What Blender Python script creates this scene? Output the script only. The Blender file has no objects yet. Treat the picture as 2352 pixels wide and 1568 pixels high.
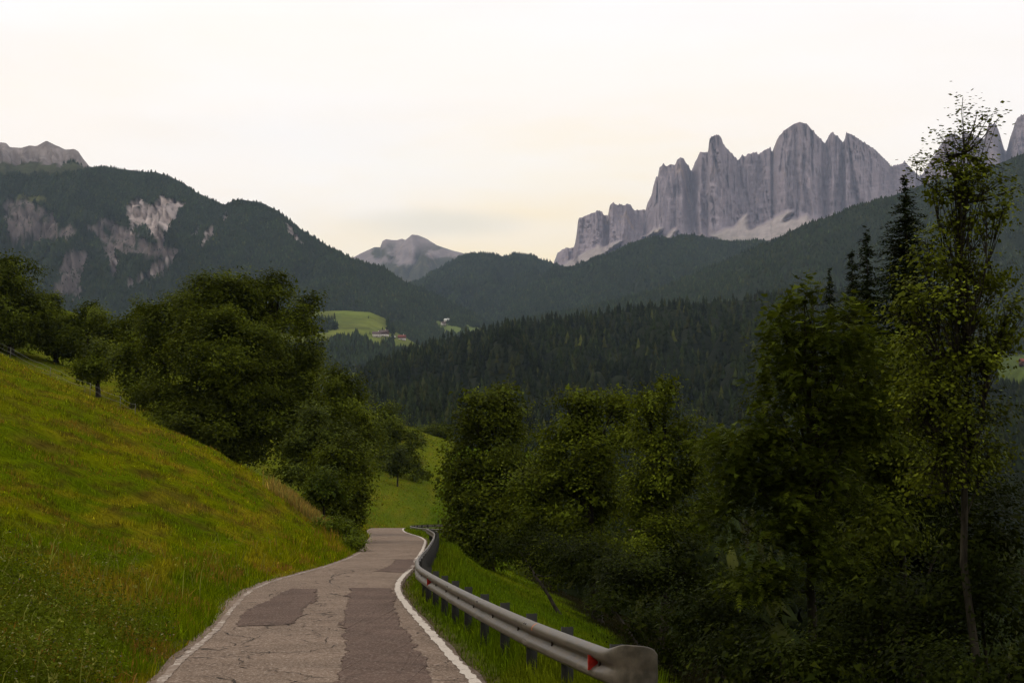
import bpy, math, random
import numpy as np
from math import radians, sin, cos, tan, pi

# ------------------------------------------------------------------ camera, world, sun, exposure
sc = bpy.context.scene
col = sc.collection
FV = 3700.0                    # focal length in the units of the 2352 px wide layout sheet
PITCH = math.atan(454.0 / FV)
EYE = 1.65
cam_d = bpy.data.cameras.new('camera')
cam_d.sensor_width = 36.0
cam_d.lens = FV / 2352.0 * 36.0
cam_d.clip_start = 0.1
cam_d.clip_end = 60000.0
cam = bpy.data.objects.new('camera', cam_d)
col.objects.link(cam)
cam.location = (0, 0, EYE)
cam.rotation_euler = (pi / 2 + PITCH, 0, 0)
sc.camera = cam

SUN_AZ = radians(-72)          # from +Y towards +X
SUN_EL = radians(50)
world = bpy.data.worlds.new('World')
sc.world = world
world.use_nodes = True
wn, wl = world.node_tree.nodes, world.node_tree.links
wn.clear()

def N(nodes, typ, **kw):
    n = nodes.new(typ)
    for k, v in kw.items():
        if k == 'inp':
            for i, val in v.items():
                n.inputs[i].default_value = val
        else:
            setattr(n, k, v)
    return n

def build_world():
    out = N(wn, 'ShaderNodeOutputWorld')
    sky = N(wn, 'ShaderNodeTexSky', sky_type='NISHITA')
    sky.sun_disc = False
    sky.sun_elevation = SUN_EL
    sky.sun_rotation = SUN_AZ
    sky.altitude = 1300
    sky.dust_density = 3.0
    bg1 = N(wn, 'ShaderNodeBackground', inp={'Strength': 0.12})
    wl.new(sky.outputs[0], bg1.inputs[0])
    tc = N(wn, 'ShaderNodeTexCoord')
    sep = N(wn, 'ShaderNodeSeparateXYZ')
    wl.new(tc.outputs['Generated'], sep.inputs[0])
    # thin high overcast: cream towards the horizon, white overhead
    ramp = N(wn, 'ShaderNodeValToRGB')
    ramp.color_ramp.elements[0].position = 0.0
    ramp.color_ramp.elements[0].color = (0.97, 0.76, 0.47, 1)
    ramp.color_ramp.elements[1].position = 0.33
    ramp.color_ramp.elements[1].color = (1.0, 0.955, 0.925, 1)
    e = ramp.color_ramp.elements.new(0.13); e.color = (1.0, 0.82, 0.51, 1)
    e = ramp.color_ramp.elements.new(0.22); e.color = (1.0, 0.905, 0.79, 1)
    # warp the height with noise so that the veil is streaky
    mp = N(wn, 'ShaderNodeMapping'); mp.inputs['Scale'].default_value = (1.6, 1.6, 7.0)
    wl.new(tc.outputs['Generated'], mp.inputs[0])
    nz = N(wn, 'ShaderNodeTexNoise', inp={'Scale': 1.7, 'Detail': 6.0, 'Roughness': 0.55})
    wl.new(mp.outputs[0], nz.inputs['Vector'])
    m1 = N(wn, 'ShaderNodeMath', operation='MULTIPLY_ADD', inp={1: 0.30, 2: -0.15})
    wl.new(nz.outputs['Fac'], m1.inputs[0])
    ad = N(wn, 'ShaderNodeMath', operation='ADD')
    wl.new(sep.outputs['Z'], ad.inputs[0]); wl.new(m1.outputs[0], ad.inputs[1])
    wl.new(ad.outputs[0], ramp.inputs[0])
    # thicker grey patches of the veil
    mp2 = N(wn, 'ShaderNodeMapping'); mp2.inputs['Scale'].default_value = (2.2, 2.2, 15.0)
    mp2.inputs['Location'].default_value = (0.4, 0.1, 0.33)
    wl.new(tc.outputs['Generated'], mp2.inputs[0])
    nz2 = N(wn, 'ShaderNodeTexNoise', inp={'Scale': 1.3, 'Detail': 4.0, 'Roughness': 0.5})
    wl.new(mp2.outputs[0], nz2.inputs['Vector'])
    r2 = N(wn, 'ShaderNodeMapRange', inp={1: 0.46, 2: 0.72, 3: 0.0, 4: 0.26})
    wl.new(nz2.outputs['Fac'], r2.inputs[0])
    mixg = N(wn, 'ShaderNodeMix', data_type='RGBA')
    mixg.inputs['B'].default_value = (0.80, 0.77, 0.72, 1)
    wl.new(r2.outputs[0], mixg.inputs['Factor']); wl.new(ramp.outputs[0], mixg.inputs['A'])
    # breaks where the paler upper air shows through
    mp3 = N(wn, 'ShaderNodeMapping'); mp3.inputs['Scale'].default_value = (1.4, 1.4, 5.0)
    mp3.inputs['Location'].default_value = (1.7, 0.6, 0.2)
    wl.new(tc.outputs['Generated'], mp3.inputs[0])
    nz3 = N(wn, 'ShaderNodeTexNoise', inp={'Scale': 2.1, 'Detail': 5.0, 'Roughness': 0.5, 'Distortion': 0.4})
    wl.new(mp3.outputs[0], nz3.inputs['Vector'])
    r4 = N(wn, 'ShaderNodeMapRange', inp={1: 0.48, 2: 0.72, 3: 0.0, 4: 0.5})
    wl.new(nz3.outputs['Fac'], r4.inputs[0])
    mixb = N(wn, 'ShaderNodeMix', data_type='RGBA')
    mixb.inputs['B'].default_value = (0.97, 0.975, 0.985, 1)
    wl.new(r4.outputs[0], mixb.inputs['Factor']); wl.new(mixg.outputs['Result'], mixb.inputs['A'])
    mixg = mixb
    # one lens-shaped grey cloud low over the far peak
    vs = N(wn, 'ShaderNodeVectorMath', operation='SUBTRACT'); vs.inputs[1].default_value = (-0.041, 0.976, 0.194)
    wl.new(tc.outputs['Generated'], vs.inputs[0])
    vm = N(wn, 'ShaderNodeVectorMath', operation='MULTIPLY'); vm.inputs[1].default_value = (19.0, 0.0, 95.0)
    wl.new(vs.outputs[0], vm.inputs[0])
    nv = N(wn, 'ShaderNodeTexNoise', inp={'Scale': 14.0, 'Detail': 3.0})
    wl.new(tc.outputs['Generated'], nv.inputs['Vector'])
    nm = N(wn, 'ShaderNodeMath', operation='MULTIPLY_ADD', inp={1: 0.9, 2: -0.45}); wl.new(nv.outputs['Fac'], nm.inputs[0])
    ln = N(wn, 'ShaderNodeVectorMath', operation='LENGTH'); wl.new(vm.outputs[0], ln.inputs[0])
    la = N(wn, 'ShaderNodeMath', operation='ADD'); wl.new(ln.outputs['Value'], la.inputs[0]); wl.new(nm.outputs[0], la.inputs[1])
    r3 = N(wn, 'ShaderNodeMapRange', interpolation_type='SMOOTHSTEP', inp={1: 1.25, 2: 0.25, 3: 0.0, 4: 0.55})
    wl.new(la.outputs[0], r3.inputs[0])
    mixc = N(wn, 'ShaderNodeMix', data_type='RGBA')
    mixc.inputs['B'].default_value = (0.72, 0.68, 0.57, 1)
    wl.new(r3.outputs[0], mixc.inputs['Factor']); wl.new(mixg.outputs['Result'], mixc.inputs['A'])
    bg2 = N(wn, 'ShaderNodeBackground', inp={'Strength': 1.25})
    wl.new(mixc.outputs['Result'], bg2.inputs[0])
    mx = N(wn, 'ShaderNodeMixShader', inp={0: 0.93})
    wl.new(bg1.outputs[0], mx.inputs[1]); wl.new(bg2.outputs[0], mx.inputs[2])
    wl.new(mx.outputs[0], out.inputs[0])
build_world()

sun_d = bpy.data.lights.new('sun', 'SUN')
sun_d.energy = 1.0
sun_d.angle = radians(16)
sun_d.color = (1.0, 0.86, 0.66)
sun = bpy.data.objects.new('sun', sun_d)
col.objects.link(sun)
sun.location = (-50, 50, 80)
from mathutils import Vector
sd = Vector((sin(SUN_AZ) * cos(SUN_EL), cos(SUN_AZ) * cos(SUN_EL), sin(SUN_EL)))
sun.rotation_euler = (-sd).to_track_quat('-Z', 'Y').to_euler()

sc.view_settings.view_transform = 'Standard'
sc.view_settings.look = 'None'
sc.view_settings.exposure = 0.0
sc.view_settings.gamma = 1.0
sc.view_settings.use_curve_mapping = False
sc.cycles.max_bounces = 5
sc.cycles.diffuse_bounces = 3
sc.cycles.glossy_bounces = 2
sc.cycles.transmission_bounces = 3
sc.cycles.volume_bounces = 0
sc.cycles.use_denoising = True

# ------------------------------------------------------------------ helpers
rng = np.random.default_rng(7)
CP, SP = cos(PITCH), sin(PITCH)

def ray(vx, vy):
    """direction slopes X/Y and Z/Y of a point of the layout sheet"""
    cx = (np.asarray(vx, float) - 1176.0) / FV
    cy = (784.0 - np.asarray(vy, float)) / FV
    f = CP - cy * SP
    return cx / f, (SP + cy * CP) / f

def P(vx, vy, d):
    a, b = ray(vx, vy)
    return np.array([a * d, d, EYE + b * d])

def proj(X, Y, Z):
    z = Z - EYE
    f = Y * CP + z * SP
    u = -Y * SP + z * CP
    return 1176.0 + FV * X / f, 784.0 - FV * u / f

def _hash(ix, iy, iz, seed):
    h = (ix.astype(np.uint32) * np.uint32(374761393) + iy.astype(np.uint32) * np.uint32(668265263)
         + iz.astype(np.uint32) * np.uint32(2147483647) + np.uint32(seed * 1013 + 17))
    h = (h ^ (h >> np.uint32(13))) * np.uint32(1274126177)
    h = h ^ (h >> np.uint32(16))
    return (h & np.uint32(0xFFFFFF)).astype(np.float64) / float(0xFFFFFF)

def vnoise(x, y, z=None, seed=0):
    x = np.asarray(x, float); y = np.asarray(y, float)
    z = np.zeros_like(x) if z is None else np.asarray(z, float)
    x, y, z = np.broadcast_arrays(x, y, z)
    xi, yi, zi = np.floor(x), np.floor(y), np.floor(z)
    fx, fy, fz = x - xi, y - yi, z - zi
    fx = fx * fx * (3 - 2 * fx); fy = fy * fy * (3 - 2 * fy); fz = fz * fz * (3 - 2 * fz)
    xi = xi.astype(np.int64); yi = yi.astype(np.int64); zi = zi.astype(np.int64)
    def g(a, b, c):
        return _hash(xi + a, yi + b, zi + c, seed)
    with np.errstate(over='ignore'):
        x00 = g(0, 0, 0) * (1 - fx) + g(1, 0, 0) * fx
        x10 = g(0, 1, 0) * (1 - fx) + g(1, 1, 0) * fx
        r = x00 * (1 - fy) + x10 * fy
        if np.any(fz > 0):
            x01 = g(0, 0, 1) * (1 - fx) + g(1, 0, 1) * fx
            x11 = g(0, 1, 1) * (1 - fx) + g(1, 1, 1) * fx
            r = r * (1 - fz) + (x01 * (1 - fy) + x11 * fy) * fz
    return r

def fbm(x, y, oct=4, seed=0, gain=0.5):
    s = 0; a = 1; t = 0
    for o in range(oct):
        s = s + a * vnoise(np.asarray(x) * 2 ** o, np.asarray(y) * 2 ** o, seed=seed + o * 31)
        t += a; a *= gain
    return s / t

def sstep(a, b, x):
    t = np.clip((np.asarray(x, float) - a) / (b - a), 0, 1)
    return t * t * (3 - 2 * t)

def inpoly(poly, x, y):
    poly = np.asarray(poly, float)
    c = np.zeros(np.shape(x), bool)
    j = len(poly) - 1
    for i in range(len(poly)):
        xi, yi = poly[i]; xj, yj = poly[j]
        if yi != yj:
            c ^= ((yi > y) != (yj > y)) & (x < (xj - xi) * (y - yi) / (yj - yi) + xi)
        j = i
    return c

def mesh_np(name, V, F, colr=None, smooth=False, mats=None, midx=None):
    """V (n,3), F (m,3) or (m,4) or list of such arrays"""
    me = bpy.data.meshes.new(name)
    V = np.asarray(V, np.float32)
    Fs = F if isinstance(F, list) else [F]
    Fs = [np.asarray(f, np.int32) for f in Fs if len(f)]
    loops = np.concatenate([f.ravel() for f in Fs])
    sizes = np.concatenate([np.full(len(f), f.shape[1], np.int32) for f in Fs])
    starts = np.concatenate([[0], np.cumsum(sizes)[:-1]]).astype(np.int32)
    me.vertices.add(len(V)); me.vertices.foreach_set('co', V.ravel())
    me.loops.add(len(loops)); me.loops.foreach_set('vertex_index', loops)
    me.polygons.add(len(sizes)); me.polygons.foreach_set('loop_start', starts)
    me.polygons.foreach_set('loop_total', sizes)
    if smooth:
        me.polygons.foreach_set('use_smooth', np.ones(len(sizes), bool))
    if midx is not None:
        me.polygons.foreach_set('material_index', np.asarray(midx, np.int32))
    if colr is not None:
        at = me.color_attributes.new('Col', 'FLOAT_COLOR', 'POINT')
        c4 = np.ones((len(V), 4), np.float32)
        c4[:, :colr.shape[1]] = colr
        at.data.foreach_set('color', c4.ravel())
    me.update(calc_edges=True)
    for m in (mats or []):
        me.materials.append(m)
    return me

def obj(name, me, parent=None, loc=None):
    o = bpy.data.objects.new(name, me)
    col.objects.link(o)
    if parent is not None:
        o.parent = parent
    if loc is not None:
        o.location = loc
    return o

def tag(o, label=None, cat=None, group=None, kind=None):
    if label: o['label'] = label
    if cat: o['category'] = cat
    if group: o['group'] = group
    if kind: o['kind'] = kind
    return o

class MB:
    def __init__(self):
        self.v = []; self.f4 = []; self.f3 = []; self.c = []; self.n = 0
    def add(self, V, F, c=None):
        V = np.asarray(V, float); F = np.asarray(F, int)
        (self.f4 if F.shape[1] == 4 else self.f3).append(F + self.n)
        self.v.append(V); self.n += len(V)
        self.c.append(np.ones((len(V), 3)) * (0.5 if c is None else np.asarray(c)))
        return self
    def box(self, c, s, M=None, colr=None):
        q = np.array([[x, y, z] for x in (-.5, .5) for y in (-.5, .5) for z in (-.5, .5)]) * np.asarray(s)
        if M is not None: q = q @ np.asarray(M).T
        return self.add(q + np.asarray(c), [[0, 1, 3, 2], [4, 6, 7, 5], [0, 4, 5, 1], [2, 3, 7, 6], [0, 2, 6, 4], [1, 5, 7, 3]], colr)
    def tube(self, pts, rad, n=6, colr=None, cap=True):
        pts = np.asarray(pts, float); rad = np.broadcast_to(np.asarray(rad, float), (len(pts),))
        t = np.gradient(pts, axis=0); t /= np.linalg.norm(t, axis=1)[:, None] + 1e-9
        ref = np.where(np.abs(t[:, 2:3]) > 0.9, np.array([[1., 0, 0]]), np.array([[0, 0, 1.]]))
        a = np.cross(t, ref); a /= np.linalg.norm(a, axis=1)[:, None] + 1e-9
        b = np.cross(t, a)
        th = np.arange(n) * 2 * pi / n
        V = pts[:, None, :] + rad[:, None, None] * (np.cos(th)[None, :, None] * a[:, None, :] + np.sin(th)[None, :, None] * b[:, None, :])
        m = len(pts)
        i = np.arange(m - 1)[:, None] * n; j = np.arange(n)[None, :]; k = (j + 1) % n
        F = np.stack([i + j, i + k, i + n + k, i + n + j], -1).reshape(-1, 4)
        self.add(V.reshape(-1, 3), F, colr)
        if cap and n == 4:
            self.f4.append(np.array([[3, 2, 1, 0]]) + self.n - m * n)
        return self
    def mesh(self, name, mats, smooth=False, colr=True):
        F = []
        if self.f4: F.append(np.concatenate(self.f4))
        if self.f3: F.append(np.concatenate(self.f3))
        return mesh_np(name, np.concatenate(self.v), F, np.concatenate(self.c) if colr else None, smooth, mats)

# ------------------------------------------------------------------ materials
def mat(name):
    m = bpy.data.materials.new(name); m.use_nodes = True
    nt = m.node_tree; nt.nodes.clear()
    return m, nt.nodes, nt.links

def mixrgb(nodes, links, fac, a, b, blend='MIX'):
    n = nodes.new('ShaderNodeMix'); n.data_type = 'RGBA'; n.blend_type = blend
    for k, v in (('Factor', fac), ('A', a), ('B', b)):
        if hasattr(v, 'links') or hasattr(v, 'is_output'):
            links.new(v, n.inputs[k])
        else:
            n.inputs[k].default_value = v if not isinstance(v, tuple) else (*v, 1)[:4]
    return n.outputs['Result']

def noise(nodes, links, vec, scale, detail=4, rough=0.55, dist=0.0):
    n = nodes.new('ShaderNodeTexNoise')
    n.inputs['Scale'].default_value = scale; n.inputs['Detail'].default_value = detail
    n.inputs['Roughness'].default_value = rough; n.inputs['Distortion'].default_value = dist
    links.new(vec, n.inputs['Vector'])
    return n.outputs['Fac']

def rampf(nodes, links, fac, a, b, lo=0.0, hi=1.0):
    n = nodes.new('ShaderNodeMapRange'); n.interpolation_type = 'SMOOTHSTEP'
    n.inputs[1].default_value = a; n.inputs[2].default_value = b
    n.inputs[3].default_value = lo; n.inputs[4].default_value = hi
    links.new(fac, n.inputs[0])
    return n.outputs[0]

def finish(nodes, links, colsock, rough=0.85, spec=0.2, metal=0.0, bump=None, bstr=0.3, bdist=0.02, transl=0.0):
    out = nodes.new('ShaderNodeOutputMaterial')
    p = nodes.new('ShaderNodeBsdfPrincipled')
    if isinstance(colsock, tuple): p.inputs['Base Color'].default_value = (*colsock, 1)
    else: links.new(colsock, p.inputs['Base Color'])
    if isinstance(rough, float): p.inputs['Roughness'].default_value = rough
    else: links.new(rough, p.inputs['Roughness'])
    p.inputs['Specular IOR Level'].default_value = spec
    p.inputs['Metallic'].default_value = metal
    if bump is not None:
        b = nodes.new('ShaderNodeBump'); b.inputs['Strength'].default_value = bstr; b.inputs['Distance'].default_value = bdist
        links.new(bump, b.inputs['Height']); links.new(b.outputs[0], p.inputs['Normal'])
    if transl > 0:
        t = nodes.new('ShaderNodeBsdfTranslucent')
        tc = mixrgb(nodes, links, 1.0, colsock, (1.25, 1.2, 0.6), 'MULTIPLY')
        links.new(tc, t.inputs['Color'])
        mx = nodes.new('ShaderNodeMixShader'); mx.inputs[0].default_value = transl
        links.new(p.outputs[0], mx.inputs[1]); links.new(t.outputs[0], mx.inputs[2])
        links.new(mx.outputs[0], out.inputs[0])
    else:
        links.new(p.outputs[0], out.inputs[0])

def attr(nodes, name='Col'):
    a = nodes.new('ShaderNodeAttribute'); a.attribute_name = name
    return a.outputs['Color']

def objco(nodes):
    return nodes.new('ShaderNodeTexCoord').outputs['Object']

def m_vcol(name, rough=0.7, spec=0.2, transl=0.0, nscale=None, namp=0.35):
    m, n, l = mat(name)
    c = attr(n)
    if nscale:
        f = noise(n, l, objco(n), nscale, 4)
        k = rampf(n, l, f, 0.25, 0.75, 1 - namp, 1 + namp)
        cc = n.new('ShaderNodeCombineColor')
        for i in range(3): l.new(k, cc.inputs[i])
        c = mixrgb(n, l, 1.0, c, cc.outputs[0], 'MULTIPLY')
    finish(n, l, c, rough, spec, transl=transl)
    return m

M = {}
M['leaf'] = m_vcol('leaf', 0.55, 0.012, 0.22)
M['needle'] = m_vcol('needle', 0.7, 0.02, 0.05)
M['forest'] = m_vcol('forest_crown', 0.9, 0.01)
M['blade'] = m_vcol('grass_blade', 0.8, 0.0, 0.25)

def m_bark(name, a, b, sc_=6.0):
    m, n, l = mat(name)
    co = objco(n)
    mp = n.new('ShaderNodeMapping'); mp.inputs['Scale'].default_value = (1, 1, 0.25); l.new(co, mp.inputs[0])
    f = noise(n, l, mp.outputs[0], sc_, 6, 0.65)
    c = mixrgb(n, l, rampf(n, l, f, 0.35, 0.65), a, b)
    finish(n, l, c, 0.9, 0.1, bump=f, bstr=0.6, bdist=0.03)
    return m
M['bark'] = m_bark('ash_bark', (0.014, 0.011, 0.008), (0.045, 0.037, 0.028))
M['bark_pale'] = m_bark('aspen_bark', (0.018, 0.015, 0.011), (0.060, 0.050, 0.035), 5.0)

def m_ground():
    m, n, l = mat('meadow_ground')
    co = objco(n); c = attr(n)
    f = noise(n, l, co, 3.0, 6, 0.65)
    f2 = noise(n, l, co, 14.0, 4, 0.7)
    k = rampf(n, l, f, 0.3, 0.7, 0.62, 1.3)
    cc = n.new('ShaderNodeCombineColor')
    for i in range(3): l.new(k, cc.inputs[i])
    c = mixrgb(n, l, 1.0, c, cc.outputs[0], 'MULTIPLY')
    add = n.new('ShaderNodeMath'); add.operation = 'ADD'; l.new(f, add.inputs[0]); l.new(f2, add.inputs[1])
    finish(n, l, c, 0.95, 0.0, bump=add.outputs[0], bstr=0.8, bdist=0.12)
    return m
M['ground'] = m_ground()

def m_terrain(name, scale, bdist, amp=0.35):
    m, n, l = mat(name)
    co = objco(n); c = attr(n)
    f = noise(n, l, co, scale, 8, 0.62)
    k = rampf(n, l, f, 0.28, 0.72, 1 - amp, 1 + amp)
    cc = n.new('ShaderNodeCombineColor')
    for i in range(3): l.new(k, cc.inputs[i])
    c = mixrgb(n, l, 1.0, c, cc.outputs[0], 'MULTIPLY')
    finish(n, l, c, 0.95, 0.03, bump=f, bstr=0.7, bdist=bdist)
    return m
M['hill'] = m_terrain('hill_surface', 0.02, 6.0)
M['valley'] = m_terrain('valley_floor', 0.02, 2.0)

def m_rock():
    m, n, l = mat('dolomite_rock')
    co = objco(n); c = attr(n)
    mp = n.new('ShaderNodeMapping'); mp.inputs['Scale'].default_value = (1, 1, 0.16); l.new(co, mp.inputs[0])
    f = noise(n, l, mp.outputs[0], 0.012, 9, 0.66, 0.4)
    f2 = noise(n, l, co, 0.05, 6, 0.7)
    k = rampf(n, l, f, 0.3, 0.7, 0.86, 1.12)
    cc = n.new('ShaderNodeCombineColor')
    for i in range(3): l.new(k, cc.inputs[i])
    c = mixrgb(n, l, 1.0, c, cc.outputs[0], 'MULTIPLY')
    f3 = noise(n, l, mp.outputs[0], 0.006, 5, 0.6)
    c = mixrgb(n, l, rampf(n, l, f3, 0.58, 0.72, 0.0, 0.5), c, (0.36, 0.26, 0.17))
    add = n.new('ShaderNodeMath'); add.operation = 'ADD'; l.new(f, add.inputs[0]); l.new(f2, add.inputs[1])
    finish(n, l, c, 0.95, 0.03, bump=add.outputs[0], bstr=0.9, bdist=18.0)
    return m
M['rock'] = m_rock()

def m_asphalt(name, a, b, speck, net):
    m, n, l = mat(name)
    co = objco(n)
    f = noise(n, l, co, 0.7, 6, 0.62)
    g = noise(n, l, co, 26.0, 3, 0.8)
    g2 = noise(n, l, co, 5.0, 6, 0.72)
    c = mixrgb(n, l, rampf(n, l, f, 0.3, 0.7), a, b)
    c = mixrgb(n, l, rampf(n, l, g, 0.50, 0.66, 0, speck), c, (0.40, 0.33, 0.27))
    c = mixrgb(n, l, rampf(n, l, g, 0.48, 0.32, 0, speck), c, (0.055, 0.042, 0.034))
    c = mixrgb(n, l, rampf(n, l, g2, 0.52, 0.70, 0, 0.5), c, (0.10, 0.072, 0.055))
    # crazed cracks in the tired stretches
    wv = n.new('ShaderNodeVectorMath'); wv.operation = 'MULTIPLY_ADD'
    nc = n.new('ShaderNodeTexNoise'); nc.inputs['Scale'].default_value = 1.6; nc.inputs['Detail'].default_value = 5
    l.new(co, nc.inputs['Vector'])
    l.new(nc.outputs['Color'], wv.inputs[0]); wv.inputs[1].default_value = (1.1, 1.1, 0); l.new(co, wv.inputs[2])
    vo = n.new('ShaderNodeTexVoronoi'); vo.feature = 'DISTANCE_TO_EDGE'; vo.inputs['Scale'].default_value = 0.95
    l.new(wv.outputs[0], vo.inputs['Vector'])
    line = rampf(n, l, vo.outputs['Distance'], 0.006, 0.024, 1.0, 0.0)
    msk = rampf(n, l, noise(n, l, co, 0.35, 3), 0.44, 0.56, 0.0, net)
    mu = n.new('ShaderNodeMath'); mu.operation = 'MULTIPLY'; l.new(line, mu.inputs[0]); l.new(msk, mu.inputs[1])
    c = mixrgb(n, l, mu.outputs[0], c, (0.035, 0.026, 0.02))
    add = n.new('ShaderNodeMath'); add.operation = 'ADD'; l.new(g, add.inputs[0]); l.new(g2, add.inputs[1])
    sub = n.new('ShaderNodeMath'); sub.operation = 'SUBTRACT'; l.new(add.outputs[0], sub.inputs[0]); l.new(mu.outputs[0], sub.inputs[1])
    finish(n, l, c, 0.85, 0.06, bump=sub.outputs[0], bstr=0.8, bdist=0.016)
    return m
M['asphalt'] = m_asphalt('old_asphalt', (0.125, 0.086, 0.060), (0.198, 0.140, 0.102), 0.9, 0.9)
M['patch'] = m_asphalt('asphalt_patch', (0.068, 0.042, 0.032), (0.108, 0.069, 0.053), 0.45, 0.4)

def m_paint(name, wear):
    m, n, l = mat(name)
    co = objco(n)
    f = noise(n, l, co, 7.0, 6, 0.7)
    g = noise(n, l, co, 60.0, 3, 0.7)
    c = mixrgb(n, l, rampf(n, l, g, 0.35, 0.65), (0.40, 0.35, 0.30), (0.58, 0.52, 0.45))
    c = mixrgb(n, l, rampf(n, l, f, wear, wear + 0.1, 0, 0.92), c, (0.20, 0.152, 0.118))
    if wear < 0.4:
        big = noise(n, l, co, 0.55, 3, 0.5)
        c = mixrgb(n, l, rampf(n, l, big, 0.46, 0.60, 0.0, 0.75), c, (0.175, 0.128, 0.095))
    finish(n, l, c, 0.8, 0.08, bump=g, bstr=0.4, bdist=0.005)
    return m
M['paint'] = m_paint('road_paint', 0.55)
M['paint_worn'] = m_paint('worn_road_paint', 0.395)

def m_metal():
    m, n, l = mat('galvanised_steel')
    co = objco(n)
    f = noise(n, l, co, 5.0, 6, 0.65)
    g = noise(n, l, co, 45.0, 4, 0.7)
    c = mixrgb(n, l, rampf(n, l, f, 0.3, 0.7), (0.062, 0.053, 0.043), (0.155, 0.130, 0.101))
    c = mixrgb(n, l, rampf(n, l, g, 0.52, 0.68, 0, 0.7), c, (0.09, 0.085, 0.075))
    finish(n, l, c, rampf(n, l, f, 0.3, 0.7, 0.40, 0.62), 0.4, metal=0.35, bump=g, bstr=0.15, bdist=0.004)
    return m
M['steel'] = m_metal()

def m_plain(name, c, rough=0.6, spec=0.3, metal=0.0, nscale=4.0, amp=0.25):
    m, n, l = mat(name)
    f = noise(n, l, objco(n), nscale, 5, 0.6)
    a = tuple(x * (1 - amp) for x in c); b = tuple(min(1, x * (1 + amp)) for x in c)
    finish(n, l, mixrgb(n, l, rampf(n, l, f, 0.3, 0.7), a, b), rough, spec, metal)
    return m
M['post'] = m_plain('weathered_steel_post', (0.030, 0.029, 0.026), 0.7, 0.1, 0.0)
M['bolt'] = m_plain('dark_bolt', (0.04, 0.03, 0.025), 0.6, 0.3, 0.3)
M['red'] = m_plain('red_reflector', (0.42, 0.02, 0.012), 0.25, 0.5, 0, 30, 0.2)
M['orange'] = m_plain('orange_paint_mark', (0.55, 0.17, 0.05), 0.6)
M['crack'] = m_plain('tar_crack', (0.03, 0.024, 0.02), 0.9, 0.1)
M['whitewall'] = m_plain('white_plaster', (0.62, 0.58, 0.54), 0.8, 0.1, 0, 0.5, 0.1)
M['brownwood'] = m_plain('brown_timber', (0.10, 0.055, 0.04), 0.8, 0.1, 0, 0.8, 0.3)
M['redwood'] = m_plain('red_brown_timber', (0.16, 0.05, 0.035), 0.8, 0.1, 0, 0.8, 0.3)
M['roofdark'] = m_plain('dark_roof', (0.085, 0.06, 0.055), 0.8, 0.1, 0, 0.8, 0.3)
M['roofpale'] = m_plain('pale_metal_roof', (0.5, 0.5, 0.48), 0.5, 0.3, 0, 0.8, 0.1)
M['glass'] = m_plain('window_glass', (0.03, 0.035, 0.04), 0.1, 0.5)
M['fencepost'] = m_plain('grey_fence_post', (0.13, 0.13, 0.10), 0.7, 0.2)
M['wire'] = m_plain('pale_fence_tape', (0.17, 0.17, 0.13), 0.6, 0.2)

# ------------------------------------------------------------------ the road line and the near ground
RY = np.array([-40, 0, 10, 18.4, 22, 27.2, 33.4, 40.4, 46, 56.8, 64, 75, 88, 105, 119, 145, 165, 176])
RR = np.array([6.8, 1.9, 0.67, -0.36, -0.8, -1.42, -2.14, -2.83, -3.16, -3.48, -3.80, -4.22, -4.78, -5.62, -6.75, -9.55, -11.1, -11.7])
RL = np.array([2.9, -1.75, -2.95, -3.98, -4.4, -4.90, -5.68, -6.44, -6.66, -6.52, -6.62, -7.02, -8.0, -9.35, -10.3, -12.9, -14.5, -15.1])
HW = 1.79
cl = np.stack([(RR + RL) / 2, RY], 1)
cl = np.concatenate([cl, [[-13.2, 184], [-11.2, 191], [-7.0, 196.5], [-1.0, 199.5], [6.0, 200.5], [16, 200]]])

def catmull(pts, step):
    pts = np.asarray(pts, float)
    p = np.concatenate([[2 * pts[0] - pts[1]], pts, [2 * pts[-1] - pts[-2]]])
    out = []
    for i in range(1, len(p) - 2):
        n = max(2, int(np.linalg.norm(p[i + 1] - p[i]) / step))
        t = np.linspace(0, 1, n, endpoint=False)[:, None]
        # centripetal-like: scale tangents by the chord
        d0 = np.linalg.norm(p[i] - p[i - 1]) + 1e-6; d1 = np.linalg.norm(p[i + 1] - p[i]) + 1e-6; d2 = np.linalg.norm(p[i + 2] - p[i + 1]) + 1e-6
        m1 = (p[i + 1] - p[i - 1]) / (d0 + d1) * d1; m2 = (p[i + 2] - p[i]) / (d1 + d2) * d1
        out.append((2 * t**3 - 3 * t**2 + 1) * p[i] + (t**3 - 2 * t**2 + t) * m1 + (-2 * t**3 + 3 * t**2) * p[i + 1] + (t**3 - t**2) * m2)
    out.append(pts[-1:])
    return np.concatenate(out)
CL = catmull(cl, 0.6)
def hwid(Y):
    return np.interp(Y, RY, (RR - RL) / 2)

def zroad(Y):
    return np.where(Y < 178, 0.018 * (Y - 18.0), 2.88)

def road_dist(X, Y):
    sh = np.shape(X); x = np.ravel(X).astype(np.float32); y = np.ravel(Y).astype(np.float32)
    best = np.full(len(x), 1e9, np.float32); by = np.zeros(len(x), np.float32)
    C = CL.astype(np.float32)
    for i0 in range(0, len(x), 60000):
        s = slice(i0, i0 + 60000)
        d = (x[s, None] - C[None, :, 0]) ** 2 + (y[s, None] - C[None, :, 1]) ** 2
        k = d.argmin(1); best[s] = np.sqrt(d[np.arange(len(k)), k]); by[s] = C[k, 1]
    best = best - (hwid(by) - HW)      # as if the lane had an even width
    return best.reshape(sh).astype(float), by.reshape(sh).astype(float)

HU = [0, 2.2, 5.1, 10, 16.4, 24.5, 33.5, 60, 120]
HH = [0, 1.25, 3.4, 5.9, 8.4, 12.0, 16.1, 29, 52]

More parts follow.
